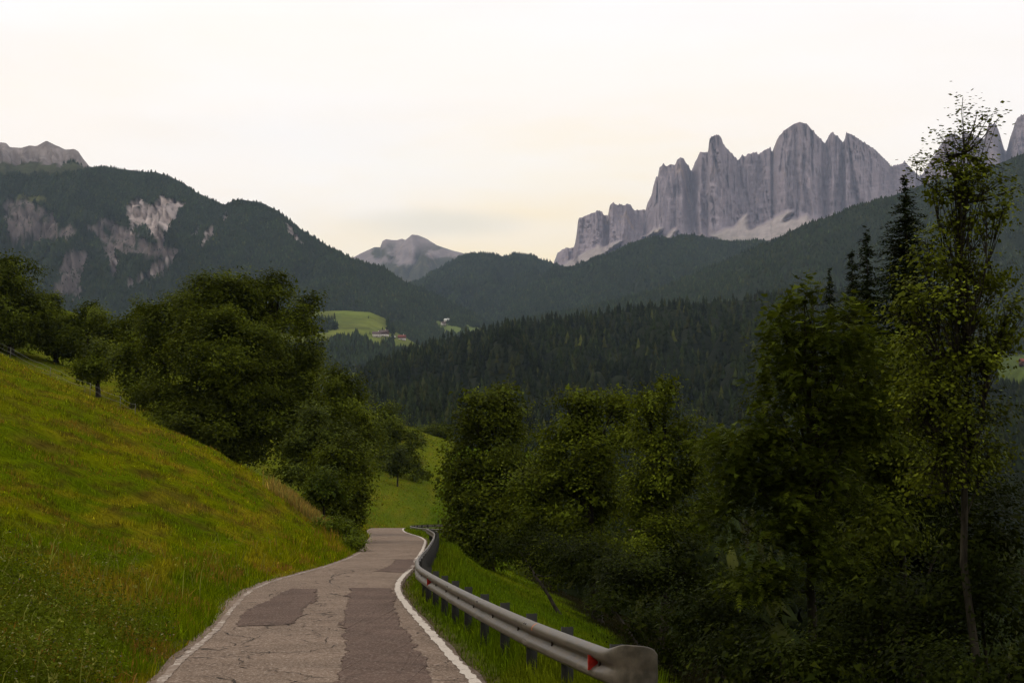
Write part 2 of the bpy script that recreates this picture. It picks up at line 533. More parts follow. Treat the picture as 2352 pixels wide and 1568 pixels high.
def gz(X, Y, detail=True):
    X = np.asarray(X, float); Y = np.asarray(Y, float)
    L = np.interp(Y, RY, RL); R = np.interp(Y, RY, RR)
    zr = 0.018 * (np.minimum(Y, 178) - 18.0)
    u = np.maximum(L - 0.35 - X, 0)
    far = sstep(45, 92, Y)
    h = (1 - far) * (0.42 * u + 0.0035 * u * u - 0.25 * (1 - np.exp(-u * 1.2)) * 0) + far * np.interp(u, HU, HH)
    h = np.minimum(h, 60 + 0.1 * u)
    yc = 88 + 1.8 * u
    h = h + (-1.5 * sstep(0, 16, Y - yc) + 4.2 * sstep(14, 46, Y - yc) * sstep(12, 24, u)) * sstep(1.5, 6, u)
    v = np.maximum(X - R - 0.8, 0)
    drop = 0.46 * v * sstep(0, 2.5, v) + 0.0
    drop = 30 * (1 - np.exp(-drop / 30))
    zA = zr + h - drop
    mB = np.interp(Y, [178, 205, 250, 350, 420, 700], [2.88, 2.95, 9.0, 23.0, 26.0, 22.0])
    lat = 0.34 * np.clip(-X - 14, -5, 400) + 0.24 * np.clip(-X - 34, 0, 60) * sstep(232, 200, Y)
    rd = np.maximum(X + 4 - 0.03 * (Y - 200), 0)
    zB = mB + lat - 38 * (1 - np.exp(-0.4 * rd / 38))
    w = sstep(180, 212, Y)
    z = zA * (1 - w) + zB * w
    d, ny = road_dist(X, Y)
    k = sstep(HW + 0.5, HW + 3.2, d)
    zrn = np.where(ny < 178, 0.018 * (ny - 18.0), 2.88)
    flat = np.where(Y > 172, 1 - k, 0.0)
    z = z * (1 - flat) + zrn * flat
    if detail:
        amp = sstep(HW + 0.4, HW + 2.5, d)
        z = z + amp * (0.35 * (fbm(X * 0.12, Y * 0.06, 3, 5) - 0.5) + 0.34 * (fbm(X * 1.0, Y * 0.42, 3, 9) - 0.5))
    z = z - 0.05 * (1 - sstep(HW + 0.15, HW + 0.45, d))
    return z, d

def grass_col(X, Y, n, jitter=0.0):
    """base colours of the meadow: green, olive, straw and brown spots; (n,3)"""
    L = np.interp(Y, RY, RL)
    u = L - X
    a = 0.55 * fbm(X * 0.16 + 3, Y * 0.08, 4, 21) + 0.45 * fbm(X * 1.3, Y * 0.55, 3, 22)
    b = fbm(u * 1.1, Y * 0.22, 4, 33)          # mowing streaks along the slope
    c = fbm(X * 0.9, Y * 0.45, 3, 47)
    g1 = np.array([0.105, 0.150, 0.003]); g2 = np.array([0.190, 0.200, 0.003]); g3 = np.array([0.27, 0.205, 0.012]); br = np.array([0.115, 0.070, 0.020])
    t = np.clip((a - 0.41) / 0.24 + jitter, 0, 1)[:, None]
    C = g1 * (1 - t) + g2 * t
    s = np.clip((b - 0.56) / 0.14, 0, 1)[:, None] * 0.6
    C = C * (1 - s) + g3 * s
    up = sstep(6, 22, u)[:, None]
    C = C * (1 - 0.35 * up) + np.array([0.19, 0.18, 0.012]) * 0.35 * up
    q = (np.clip((c - 0.58) / 0.1, 0, 1) * np.clip((a - 0.42) / 0.1, 0, 1) * (u > 3) * (Y < 90))[:, None] * 0.55
    C = C * (1 - q) + br * q
    e = fbm(u * 3.4, Y * 0.85, 3, 63)
    brown_fleck = (np.clip((e - 0.60) / 0.07, 0, 1) * (u > 2.5) * (X < L))[:, None] * 0.65
    C = C * (1 - brown_fleck) + brown_fleck * np.array([0.075, 0.046, 0.011])  # brown flecks scattered by noise over the left hillside
    fy = sstep(150, 195, Y)[:, None] * 0.6
    C = C * (1 - fy) + fy * np.array([0.098, 0.128, 0.014])
    # leaf litter under the woods, darkened to near-black to paint in their shade
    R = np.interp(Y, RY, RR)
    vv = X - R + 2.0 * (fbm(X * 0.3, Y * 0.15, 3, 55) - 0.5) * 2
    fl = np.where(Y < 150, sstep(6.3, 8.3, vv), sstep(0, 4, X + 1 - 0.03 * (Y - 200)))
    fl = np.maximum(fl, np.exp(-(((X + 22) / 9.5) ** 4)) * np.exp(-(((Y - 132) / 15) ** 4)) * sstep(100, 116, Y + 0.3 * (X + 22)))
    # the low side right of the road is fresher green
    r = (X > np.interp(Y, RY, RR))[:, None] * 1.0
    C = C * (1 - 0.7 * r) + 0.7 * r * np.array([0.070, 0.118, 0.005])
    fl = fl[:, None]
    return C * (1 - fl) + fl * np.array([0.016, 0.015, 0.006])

def build_ground():
    rows, cols = 290, 330
    t = np.linspace(0, 1, rows)
    Yv = -28 + 760 * (np.exp(2.6 * t) - 1) / (np.exp(2.6) - 1)
    # denser columns round the view axis
    s = np.linspace(-1, 1, cols)
    av = 0.50 * s + 0.35 * s ** 3
    Y, A = np.meshgrid(Yv, av, indexing='ij')
    X = A * (Y + 46)
    z, d = gz(X, Y)
    edge = sstep(0.62, 0.85, np.abs(A))
    z = z - edge * 0
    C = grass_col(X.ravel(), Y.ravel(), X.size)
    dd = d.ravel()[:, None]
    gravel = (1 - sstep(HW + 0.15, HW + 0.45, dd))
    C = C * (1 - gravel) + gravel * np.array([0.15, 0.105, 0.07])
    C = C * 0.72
    i = np.arange(rows - 1)[:, None] * cols; j = np.arange(cols - 1)[None, :]
    F = np.stack([i + j, i + j + 1, i + cols + j + 1, i + cols + j], -1).reshape(-1, 4)
    V = np.stack([X, Y, z], -1).reshape(-1, 3)
    o = obj('ground', mesh_np('ground', V, F, C, True, [M['ground']]))
    tag(o, 'sloping green hillside meadow along both sides of the road', None, None, 'structure')
    # valley floor reaching out under the mountains
    n = 90
    g = np.linspace(-10800, 10800, n)
    gy = np.linspace(-600, 12600, n)
    GX, GY = np.meshgrid(g, gy, indexing='ij')
    GZ = -46 + 3 * fbm(GX * 0.002, GY * 0.002, 3, 3)
    i = np.arange(n - 1)[:, None] * n; j = np.arange(n - 1)[None, :]
    F = np.stack([i + j, i + n + j, i + n + j + 1, i + j + 1], -1).reshape(-1, 4)
    o = obj('valley_floor', mesh_np('valley_floor', np.stack([GX, GY, GZ], -1).reshape(-1, 3), F, np.tile([[0.05, 0.06, 0.012]], (n * n, 1)), True, [M['valley']]))
    tag(o, 'wooded valley floor beneath the mountains', None, None, 'structure')
build_ground()

# ------------------------------------------------------------------ mountains
def polyline(pts):
    p = np.asarray(pts, float)
    return lambda x: np.interp(x, p[:, 0], p[:, 1])

def grid_faces(nu, nv):
    i = np.arange(nu - 1)[:, None] * nv; j = np.arange(nv - 1)[None, :]
    return np.stack([i + j, i + nv + j, i + nv + j + 1, i + j + 1], -1).reshape(-1, 4)

class Hill:
    """a slope rising from a foot line to a crest line, with a back slope"""
    def __init__(self, crest, dr, db, foot, nu, nv, power=1.15, rough=1.0, seed=1, gully=0.0, crest_noise=0.6):
        crest = np.asarray(crest, float)
        self.u = np.linspace(crest[0, 0], crest[-1, 0], nu)
        sky = np.interp(self.u, crest[:, 0], crest[:, 1])
        sky = sky + crest_noise * (fbm(self.u * 0.11, self.u * 0, 3, seed) - 0.5) * 4
        dr = polyline(dr)(self.u) if not np.isscalar(dr) else np.full(nu, float(dr))
        db = polyline(db)(self.u) if not np.isscalar(db) else np.full(nu, float(db))
        foot = polyline(foot)(self.u) if not np.isscalar(foot) else np.full(nu, float(foot))
        a, b = ray(self.u, sky)
        zr = EYE + b * dr
        _, bb = ray(self.u, foot)
        zb = np.minimum(EYE + bb * db, zr * 0.9 - 5)
        v = np.concatenate([np.linspace(0, 1, nv), [1.04, 1.12, 1.3]])
        V_, U_ = np.meshgrid(v, self.u)
        Y = db[:, None] + (dr - db)[:, None] * V_
        fr = np.clip(V_, 0, 1)
        back = np.clip(V_ - 1, 0, 1)
        Z = zb[:, None] + (zr - zb)[:, None] * (fr ** power) - back * (zr - zb)[:, None] * 1.6
        env = np.sin(np.clip(fr, 0, 1) * pi) ** 0.7
        X = a[:, None] * Y
        H = (zr - zb)[:, None]
        k = 1.0 / (0.35 * np.mean(H) + 1)
        n1 = fbm(X * k, Y * k * 0.6, 5, seed + 3) - 0.5
        n2 = np.abs(fbm(X * k * 1.6 + 0.5 * n1, Y * k * 0.35, 4, seed + 9) - 0.5) * 2
        Z = Z + env * H * rough * (0.16 * n1) - env * H * gully * (0.35 - n2)
        self.sky = sky
        self.X, self.Y, self.Z, self.V = X, Y, Z, V_
        self.nu, self.nv = X.shape
    def px(self):
        return proj(self.X, self.Y, self.Z)
    def build(self, name, C, material, label):
        # skirt down to the valley floor
        X0, Y0 = self.X[:, :1], self.Y[:, :1]
        X = np.concatenate([X0 * 0.985, self.X], 1); Y = np.concatenate([Y0 * 0.985, self.Y], 1)
        Z = np.concatenate([np.full_like(X0, -50.0), self.Z], 1)
        C = np.concatenate([C[:, :1], C], 1)
        nu, nv = X.shape
        o = obj(name, mesh_np(name, np.stack([X, Y, Z], -1).reshape(-1, 3), grid_faces(nu, nv), C.reshape(-1, 3), True, [material]))
        tag(o, label, None, None, 'structure')
        return o
    def sample(self, n, vmax=1.0, vmin=0.0, seed=0):
        r = np.random.default_rng(seed)
        vi_max = np.searchsorted(self.V[0], vmax) - 0.001
        fi = r.random(n) * (self.nu - 1.001); fj = (vmin + (1 - vmin) * r.random(n)) * vi_max
        i = fi.astype(int); j = np.minimum(fj.astype(int), self.nv - 2)
        s, t = fi - i, fj - j
        def bl(A):
            return A[i, j] * (1 - s) * (1 - t) + A[i + 1, j] * s * (1 - t) + A[i, j + 1] * (1 - s) * t + A[i + 1, j + 1] * s * t
        return bl(self.X), bl(self.Y), bl(self.Z)

def warp(px, py, amp, freq, seed):
    return (px + amp * (fbm(px * freq, py * freq, 3, seed) - 0.5) * 2, py + amp * (fbm(px * freq + 40, py * freq, 3, seed + 5) - 0.5) * 2)

def cone_trees(X, Y, Z, h, w, sides=5, seed=0, tint=(0.016, 0.024, 0.009), var=0.30, warm=0.25, tiers=1):
    """one mesh of many conifer crowns"""
    r = np.random.default_rng(seed)
    n = len(X)
    yaw = r.random(n) * 2 * pi
    br = np.exp(r.normal(0, var, n))[:, None]
    if n > 1:
        sc_ = 1.0 / (np.ptp(X) * 0.05 + 1)
        br = br * (0.55 + 0.95 * fbm(X * sc_, Y * sc_, 4, 5))[:, None]
    t = (r.random(n) < warm)[:, None] * r.random((n, 1))
    C = np.asarray(tint) * br
    C = C * (1 - t) + t * np.array([0.025, 0.027, 0.006]) * br
    Vs, Fs, Cs = [], [], []
    base = 0
    for ti in range(tiers):
        z0 = h * (0.02 + 0.82 * ti / tiers); z1 = h * min(1.0, 0.02 + 0.82 * (ti + 1) / tiers + (0.35 / tiers if tiers > 1 else 0)) if ti < tiers - 1 else h
        rad = w * 0.5 * (1 - 0.78 * ti / max(tiers, 1))
        m = sides * (2 if tiers > 1 else 1)
        th = yaw[:, None] + np.arange(m)[None, :] * 2 * pi / m + ti
        rr = rad[:, None] * (0.8 + 0.4 * r.random((n, m)))
        if tiers > 1:
            rr[:, 1::2] *= 0.55
        zz = (z0[:, None] + 0.06 * h[:, None] * (r.random((n, m)) - 0.5) * 2)
        if tiers > 1:
            zz[:, 1::2] += 0.05 * h[:, None]
        ring = np.stack([X[:, None] + rr * np.cos(th), Y[:, None] + rr * np.sin(th), Z[:, None] + zz], -1)
        apex = np.stack([X, Y, Z + z1], -1)[:, None, :]
        V = np.concatenate([ring, apex], 1)
        idx = base + np.arange(n)[:, None] * (m + 1)
        j = np.arange(m)[None, :]
        F = np.stack([idx + j, idx + (j + 1) % m, np.broadcast_to(idx + m, (n, m))], -1).reshape(-1, 3)
        cc = C[:, None, :] * (0.9 + 0.2 * r.random((n, m + 1, 1)))
        Vs.append(V.reshape(-1, 3)); Fs.append(F); Cs.append(cc.reshape(-1, 3)); base += n * (m + 1)
    return np.concatenate(Vs), np.concatenate(Fs), np.concatenate(Cs)

def forest(name, label, X, Y, Z, h, w, **kw):
    V, F, C = cone_trees(X, Y, Z, h, w, **kw)
    o = obj(name, mesh_np(name, V, F, C, False, [M['forest']]))
    tag(o, label, None, None, 'stuff')
    return o

# --- rock massif on the right
MASS = [(1255, 640), (1268, 612), (1272, 603), (1280, 580), (1295, 570), (1320, 567), (1324, 540), (1328, 504), (1336, 499), (1342, 495), (1371, 485), (1383, 484), (1386, 492), (1396, 496.5), (1400, 472), (1407, 464.6), (1420, 470), (1446, 470), (1458, 482), (1478, 480), (1483, 482), (1485.5, 469), (1497, 446), (1500, 428.5), (1507, 404), (1510.7, 405), (1514.5, 383.6), (1523, 377), (1532, 381), (1539, 376), (1550.6, 378.7), (1553.5, 369), (1562, 360), (1571, 366), (1582.5, 382), (1587.7, 392), (1594, 378), (1605.6, 353), (1614, 348), (1626, 349.7), (1629.3, 318.5), (1634.5, 312.7), (1650.4, 308), (1656, 314), (1660.6, 330), (1669, 339), (1695, 367.7), (1705, 354.7), (1710, 359), (1721, 352), (1730, 353), (1737, 349.7), (1740, 356), (1756, 343), (1770.5, 338.7), (1773, 349), (1785, 318.5), (1802, 298), (1822.6, 283.8), (1837, 278.6), (1854, 284), (1872, 305.5), (1895, 328.6), (1899, 320), (1909, 302.6), (1918, 308), (1935.5, 325.7), (1941, 318.5), (1944, 304), (1956, 307), (1972.6, 319), (2011, 343), (2039.7, 372), (2045.4, 382.5), (2073, 374), (2078, 369.5), (2097, 391), (2111.5, 405.5), (2121, 396), (2150, 350), (2178.6, 307), (2193, 306), (2207, 319), (2214.5, 305), (2231, 309.6), (2260, 319), (2269.7, 285.7), (2286.4, 283), (2296, 305), (2307, 343), (2312, 345.6), (2322, 309.6), (2336.7, 269), (2352, 261.7), (2385, 255), (2410, 290), (2440, 300), (2500, 340), (2560, 420)]
def c5(pts):
    return [(1293.1 + x * 0.28935, 272.2 + y * 0.28935) for x, y in pts]
SCREE = [c5([(1160, 940), (1250, 890), (1340, 860), (1450, 765), (1470, 780), (1480, 880), (1560, 850), (1790, 740), (1830, 745), (1740, 815), (1900, 785), (1940, 768), (2000, 830), (1880, 890), (1640, 990), (1300, 990)]),
         c5([(640, 935), (760, 865), (790, 878), (740, 935)]), c5([(790, 950), (880, 878), (905, 890), (850, 960)]),
         c5([(0, 1170), (120, 1090), (270, 1005), (310, 1035), (490, 955), (420, 1020), (250, 1120), (30, 1210)])]
def build_massif():
    nu, nv = 700, 150
    p = np.asarray(MASS)
    u = np.linspace(p[0, 0], p[-1, 0], nu)
    sky = np.interp(u, p[:, 0], p[:, 1]) - 7.0 * np.clip(fbm(u * 0.22, u * 0, 3, 77, 0.7) - 0.48, 0, 1) * 2 + 1.5
    D0 = 7400.0
    foot = np.interp(u, [1255, 1290, 1500, 1700, 1900, 2100, 2352, 2560], [665, 650, 590, 585, 560, 500, 430, 440])
    foot = np.maximum(foot, sky + 25)
    # towers stand forward, notches recede
    k = 41
    pad = np.pad(-sky, k, mode='edge')
    envl = np.array([pad[i:i + 2 * k + 1].max() for i in range(nu)])
    envl = np.convolve(np.pad(envl, 20, mode='edge'), np.ones(41) / 41, 'valid')
    notch = envl + sky
    v = np.concatenate([np.linspace(0, 1, nv - 2), [1.06, 1.3]])
    Vv, U = np.meshgrid(v, u)
    fr = np.clip(Vv, 0, 1); back = Vv - fr
    PY = foot[:, None] + (sky - foot)[:, None] * fr
    wu = U + 15 * (fbm(U * 0.03, Vv * 1.6, 3, 11) - 0.5) * 2 + 34 * (Vv - 0.5) * (fbm(U * 0.012, U * 0, 2, 19) - 0.5) * 2
    f1 = 1 - np.abs(fbm(wu * 0.020, Vv * 0.5, 3, 1) * 2 - 1)
    f2 = 1 - np.abs(fbm(wu * 0.060, Vv * 0.7, 3, 2) * 2 - 1)
    f3 = 1 - np.abs(fbm(wu * 0.17 + Vv * 1.5, Vv * 1.4, 3, 3) * 2 - 1)
    f4 = np.abs(fbm(wu * 0.42 - Vv * 2, Vv * 4.0, 3, 4) - 0.5) * 2
    D = D0 + 380 * fr + 5.0 * notch[:, None] * (0.30 + 0.70 * fr)
    D = D - 225 * (f1 - 0.6) - 95 * (f2 - 0.6) - 46 * (f3 - 0.6) - 34 * f4
    crack = np.clip(1 - np.abs(fbm(wu * 0.075 + Vv * 0.8, Vv * 0.9, 3, 6) - 0.5) * 14, 0, 1)
    D = D + 36 * crack * (0.4 + 0.6 * fr)
    # ledges: horizontal strata
    lev = fr * 11 + 1.2 * f1 + U * 0.018
    D = D + 15 * (np.floor(lev) + sstep(0.6, 1.0, lev - np.floor(lev)))
    mask = np.zeros_like(U)
    wx, wy = warp(U, PY, 5, 0.06, 13)
    for s in SCREE:
        mask = np.maximum(mask, inpoly(s, wx, wy) * 1.0)
    mk = mask.copy()
    for _ in range(4):
        mk[1:-1, 1:-1] = (mk[1:-1, 1:-1] * 2 + mk[:-2, 1:-1] + mk[2:, 1:-1] + mk[1:-1, :-2] + mk[1:-1, 2:]) / 6
    smooth = D0 + 380 * fr - 260
    D = D * (1 - mk) + (smooth - 500 * (0.45 - fr)) * mk
    apron = sstep(0.30, 0.0, fr)
    D = D - apron * 300
    D = D + back * 900
    a, b = ray(U, PY)
    X = a * D; Z = EYE + b * D
    Z = Z - back * 700
    C = np.zeros((nu, nv, 3))
    base = np.array([0.252, 0.210, 0.228])
    tone = (0.82 + 0.36 * fbm(wu * 0.12, Vv * 4, 5, 61, 0.65))[..., None]
    C[:] = base * tone
    strata = (0.86 + 0.28 * fbm(U * 0.012, PY * 0.22 + U * 0.035, 4, 71, 0.65))[..., None]
    C *= strata
    sc_c = np.array([0.325, 0.280, 0.265]) * (0.85 + 0.3 * fbm(U * 0.05 + PY * 0.1, PY * 0.02 + U * 0.15, 3, 81))[..., None]
    C = C * (1 - mk[..., None]) + sc_c * mk[..., None]
    gr = np.clip((fbm(U * 0.04, PY * 0.08, 4, 91) - 0.52) * 8, 0, 1) * apron
    C = C * (1 - 0.5 * gr[..., None]) + 0.5 * gr[..., None] * np.array([0.09, 0.10, 0.05])
    # foot skirt
    X0, D00 = X[:, :1], D[:, :1]
    X = np.concatenate([X0 * 0.97, X], 1); Y = np.concatenate([D00 * 0.97, D], 1); Z = np.concatenate([np.full_like(X0, -50), Z], 1)
    C = np.concatenate([C[:, :1], C], 1)
    o = obj('rock_massif', mesh_np('rock_massif', np.stack([X, Y, Z], -1).reshape(-1, 3), grid_faces(nu, nv + 1), C.reshape(-1, 3), False, [M['rock']]))
    tag(o, 'jagged grey dolomite massif with scree fans rising on the right', None, None, 'structure')
build_massif()

def rockhill_colours(h, base, amp, seed):
    px, py = h.px()
    t = (0.75 + 0.5 * fbm(px * 0.05, py * 0.09, 4, seed))[..., None]
    return np.asarray(base) * t

# --- far rocky peak in the middle
FARP = [(690, 660), (760, 625), (811, 592), (826, 583), (860, 567.5), (873.5, 567.5), (878, 554), (887, 549), (899, 551), (911.5, 552), (923.6, 548), (931, 551), (939, 545), (946.5, 538.7), (960, 540), (981, 549), (1002.6, 563), (1024, 570.6), (1045, 577), (1063, 581), (1110, 600), (1180, 640), (1240, 670)]
h = Hill(FARP, 9600, 7600, 690, 220, 70, 1.1, 1.0, 4, 0.22, 0.25)
px, py = h.px()
C = rockhill_colours(h, (0.22, 0.19, 0.19), 0.4, 5)
wx, wy = warp(px, py, 14, 0.03, 3)
green = np.clip((fbm(px * 0.03, py * 0.06, 4, 17) - 0.46) * 9, 0, 1) * sstep(552, 600, py + 0.25 * np.abs(px - 950))
green = np.maximum(green, sstep(606, 628, wy))[..., None] * 0.85
C = C * (1 - green) + green * np.array([0.040, 0.048, 0.020])
h.build('far_peak', C, M['rock'], 'distant grey rocky peak at the head of the valley')

# --- middle forest ridge
FCOL = np.array([0.016, 0.022, 0.008])
h3 = Hill([(860, 690), (905, 662), (960, 645), (1000, 620), (1030, 603), (1063, 585), (1084, 580), (1110, 582), (1140, 585), (1158, 589), (1180, 583), (1205, 584), (1230, 592), (1262, 602), (1275, 606), (1330, 625), (1450, 690)], 5600, 4200, 745, 150, 60, 1.05, 1.0, 8, 0.25)
h3.build('forest_ridge', np.tile(FCOL, (*h3.X.shape, 1)), M['hill'], 'dark wooded ridge below the distant peak')
h4 = Hill([(1090, 735), (1150, 695), (1230, 645), (1272, 612), (1310, 612), (1350, 599), (1400, 582), (1425, 570), (1460, 554), (1500, 543), (1540, 547), (1565, 539), (1600, 540), (1640, 550), (1700, 555), (1740, 551), (1765, 554), (1850, 582), (1950, 625), (2050, 670)], 4700, 3500, 770, 240, 70, 1.05, 1.0, 15, 0.25)
h4.build('forest_ridge', np.tile(FCOL, (*h4.X.shape, 1)), M['hill'], 'rounded wooded ridge under the rock massif')
h5 = Hill([(1080, 765), (1250, 722), (1400, 694), (1500, 667), (1608, 623), (1700, 583), (1766, 556), (1840, 520), (1900, 499), (1960, 477), (2000, 464), (2060, 447), (2111, 427), (2150, 417), (2230, 394), (2290, 377), (2352, 352), (2420, 330), (2520, 305)], [(1080, 3200), (2520, 3600)], 2100, [(1080, 800), (1700, 800), (2520, 900)], 260, 80, 1.1, 1.0, 23, 0.2)
h5.build('forest_slope', np.tile(FCOL, (*h5.X.shape, 1)), M['hill'], 'long dark wooded mountainside climbing to the right edge')

# --- left mountain with landslide scars
def c4(pts):
    return [(x * 0.3762, 272.2 + y * 0.3762) for x, y in pts]
LEFTM = [(-160, 345), (-60, 320), (0, 327), (15, 329), (22.6, 338), (49, 340), (68, 334), (83, 336), (107, 323), (124, 332), (150, 344), (169, 342.5), (179, 347), (192, 366), (207, 384), (226, 383), (244, 383), (263, 387), (301, 391), (339, 396), (357, 395), (395, 408), (425, 423), (451, 442), (489, 460), (515, 470), (538, 460), (557, 458.5), (602, 466), (640, 485), (662, 504), (696, 530), (752, 564), (809, 594), (850, 607), (880, 612), (905, 630), (930, 647), (960, 657), (1000, 677), (1050, 702), (1100, 727), (1130, 747), (1180, 775), (1260, 810)]
WHITE = [c4([(765, 540), (850, 475), (920, 520), (1000, 475), (1120, 520), (1080, 590), (1010, 680), (985, 790), (940, 720), (890, 650), (830, 640), (775, 690), (790, 610)]),
         c4([(1030, 830), (1070, 850), (1000, 930), (940, 960), (820, 1000), (930, 910), (960, 870)]), c4([(770, 980), (805, 990), (775, 1030)]),
         c4([(1155, 715), (1205, 645), (1215, 690)]), c4([(1225, 775), (1265, 680), (1305, 640), (1290, 720)]), c4([(690, 800), (720, 940), (700, 955)]),
         c4([(1355, 630), (1385, 550), (1375, 630)]), c4([(1720, 640), (1770, 660), (1860, 780), (1800, 740)])]
GREYS = [c4([(20, 520), (160, 480), (280, 560), (360, 660), (480, 640), (460, 720), (250, 750), (170, 770), (70, 750)]),
         c4([(530, 650), (640, 605), (820, 700), (960, 780), (1130, 800), (1060, 850), (760, 830), (640, 775)]),
         c4([(400, 820), (550, 800), (500, 950), (480, 1090), (360, 1090), (320, 1000)]), c4([(640, 780), (700, 800), (720, 950), (690, 960)])]
ROCKTOP = [(-200, 200), (230, 200), (209, 384), (170, 372), (130, 376), (80, 370), (40, 378), (-200, 380)]
ALP = [c4([(75, 478), (150, 468), (290, 485), (250, 505), (100, 495)]), [(-200, 380), (40, 376), (80, 370), (130, 374), (185, 378), (200, 386), (150, 400), (60, 396), (-200, 405)]]
CLEAR = [[(998, 736), (1030, 742), (1062, 756), (1050, 766), (1020, 762)], [(1070, 742), (1095, 750), (1112, 764), (1080, 768)], [(1112, 733), (1140, 738), (1136, 744), (1115, 740)]]
h7 = Hill(LEFTM, [(-160, 4600), (700, 4200), (1260, 3600)], [(-160, 2900), (1260, 2900)], [(-160, 800), (700, 800), (1000, 800), (1260, 830)], 360, 96, 1.1, 0.95, 31, 0.24, 0.35)
px, py = h7.px()
wx, wy = warp(px, py, 11, 0.06, 3)
C7 = np.tile(FCOL, (*px.shape, 1)).astype(float)
def paint(C, polys, wx, wy, c, amt=1.0, tone=None, brk=0.0):
    m = np.zeros(px.shape)
    for s in polys: m = np.maximum(m, inpoly(s, wx, wy) * 1.0)
    if brk: m = m * np.clip((fbm(wx * 0.10, wy * 0.055, 4, 43, 0.6) - brk) * 7, 0, 1)
    m = (m * amt)[..., None]
    cc = np.asarray(c) * (1 if tone is None else tone[..., None])
    return C * (1 - m) + cc * m
tone = 0.6 + 0.8 * fbm(wx * 0.16, wy * 0.05, 4, 41)
C7 = paint(C7, GREYS, wx, wy, (0.105, 0.088, 0.082), 1.0, tone, 0.33)
C7 = paint(C7, WHITE, wx, wy, (0.30, 0.255, 0.24), 1.0, tone, 0.30)
C7 = paint(C7, [ROCKTOP], wx, wy, (0.17, 0.15, 0.146), 1.0, tone)
C7 = paint(C7, ALP[:1], wx, wy, (0.075, 0.080, 0.026))
C7 = paint(C7, ALP[1:], wx, wy, (0.040, 0.045, 0.022))
C7 = paint(C7, CLEAR, px, py, (0.085, 0.11, 0.03))
# the slides and the summit rocks are carved: gullied and set back
mrock = np.zeros(px.shape)
for s in WHITE + [ROCKTOP]: mrock = np.maximum(mrock, inpoly(s, wx, wy) * 1.0)
gul = np.abs(fbm(px * 0.09, py * 0.025, 3, 53) - 0.5) * 2
mgr = np.zeros(px.shape)
for s in GREYS: mgr = np.maximum(mgr, inpoly(s, wx, wy) * 1.0)
inside = (h7.V < 0.97)
fade = sstep(1.0, 0.93, h7.V)
h7.Y = h7.Y + fade * (mrock * 110 * (0.4 - gul) + mgr * 60 * (0.4 - gul))
h7.build('left_mountain', C7, M['hill'], 'wooded mountain with pale landslide scars on the left')

# --- meadow hill with the farm
MEAD = [(500, 725), (640, 716), (735, 715), (790, 713), (850, 717), (885, 731), (897, 752), (905, 760), (930, 774), (962, 793), (985, 806), (1030, 842)]
h8 = Hill(MEAD, 2800, 2250, [(500, 850), (1030, 860)], 130, 60, 1.0, 0.5, 12, 0.0, 0.15)
px, py = h8.px()
t8 = fbm(px * 0.02, py * 0.05, 4, 9)
C8 = (np.array([0.075, 0.104, 0.016]) * (1 - t8[..., None]) + np.array([0.120, 0.128, 0.024]) * t8[..., None])
band = np.exp(-((py - (752 + 0.02 * (px - 740))) / 2.0) ** 2)[..., None] * (px < 850)[..., None] * 0.6
C8 = C8 * (1 - band) + band * np.array([0.05, 0.06, 0.02])
h8.build('farm_meadow', C8, M['hill'], 'bright green hill meadow with a farmstead')

# --- unseen slope added behind the viewer to block the low rear sky light
def build_rear():
    nu, nv = 90, 24
    th = np.linspace(radians(98), radians(262), nu)
    v = np.linspace(0, 1, nv)
    TH, Vv = np.meshgrid(th, v, indexing='ij')
    Rr = 60 + 330 * Vv
    X = np.sin(TH) * Rr; Y = np.cos(TH) * Rr
    Z = -12 + 205 * Vv ** 1.1 + 14 * (fbm(X * 0.02, Y * 0.02, 4, 7) - 0.5) * 2 + 6 * np.sign(-X) * 0
    C = np.tile(np.array([0.030, 0.036, 0.008]), (nu, nv, 1)) * (0.6 + 0.8 * fbm(X * 0.05, Y * 0.05, 4, 17))[..., None]
    o = obj('rear_sky_blocker', mesh_np('rear_sky_blocker', np.stack([X, Y, Z], -1).reshape(-1, 3), grid_faces(nu, nv), C.reshape(-1, 3), True, [M['hill']]))
    tag(o, 'unseen slope added behind the viewpoint to block low sky light', None, None, 'structure')
build_rear()

# --- dark middle hill
MIDH = [(640, 985), (740, 915), (800, 872), (870, 838), (960, 803), (1010, 785), (1060, 776), (1100, 764), (1150, 750), (1250, 738), (1350, 727), (1420, 715), (1500, 706), (1620, 697), (1760, 684), (1900, 672), (2000, 680), (2120, 712), (2250, 770), (2352, 815), (2460, 850)]
h6 = Hill(MIDH, [(640, 1200), (1000, 1600), (2460, 1900)], [(640, 700), (2460, 820)], [(640, 1035), (2460, 1080)], 220, 90, 1.05, 0.9, 61, 0.26, 0.4)
px, py = h6.px()
C6 = np.tile(np.array([0.009, 0.012, 0.004]), (*px.shape, 1)).astype(float)
RMEAD = [(2268, 826), (2500, 790), (2500, 905), (2300, 880)], [(2290, 905), (2500, 900), (2500, 1070), (2250, 1070)]
C6 = paint(C6, [RMEAD[0]], px, py, (0.055, 0.075, 0.014))
h6.build('wooded_hill', C6, M['hill'], 'dark spruce covered hill across the valley')

def scatter(h, n, seed, avoid=(), avoid_warp=True, vmax=1.0, vmin=0.0, thin=None):
    X, Y, Z = h.sample(n, vmax, vmin, seed)
    px, py = proj(X, Y, Z)
    k = np.ones(n, bool)
    wx, wy = warp(px, py, 7, 0.06, 3) if avoid_warp else (px, py)
    for poly in avoid:
        k &= ~inpoly(poly, wx, wy)
    if thin is not None:
        k &= np.random.default_rng(seed + 5).random(n) < thin(px, py)
    return X[k], Y[k], Z[k]

def sizes(n, lo, hi, asp, seed):
    r = np.random.default_rng(seed)
    hh = lo + (hi - lo) * r.random(n) ** 1.3
    return hh, hh * asp * (0.85 + 0.3 * r.random(n))

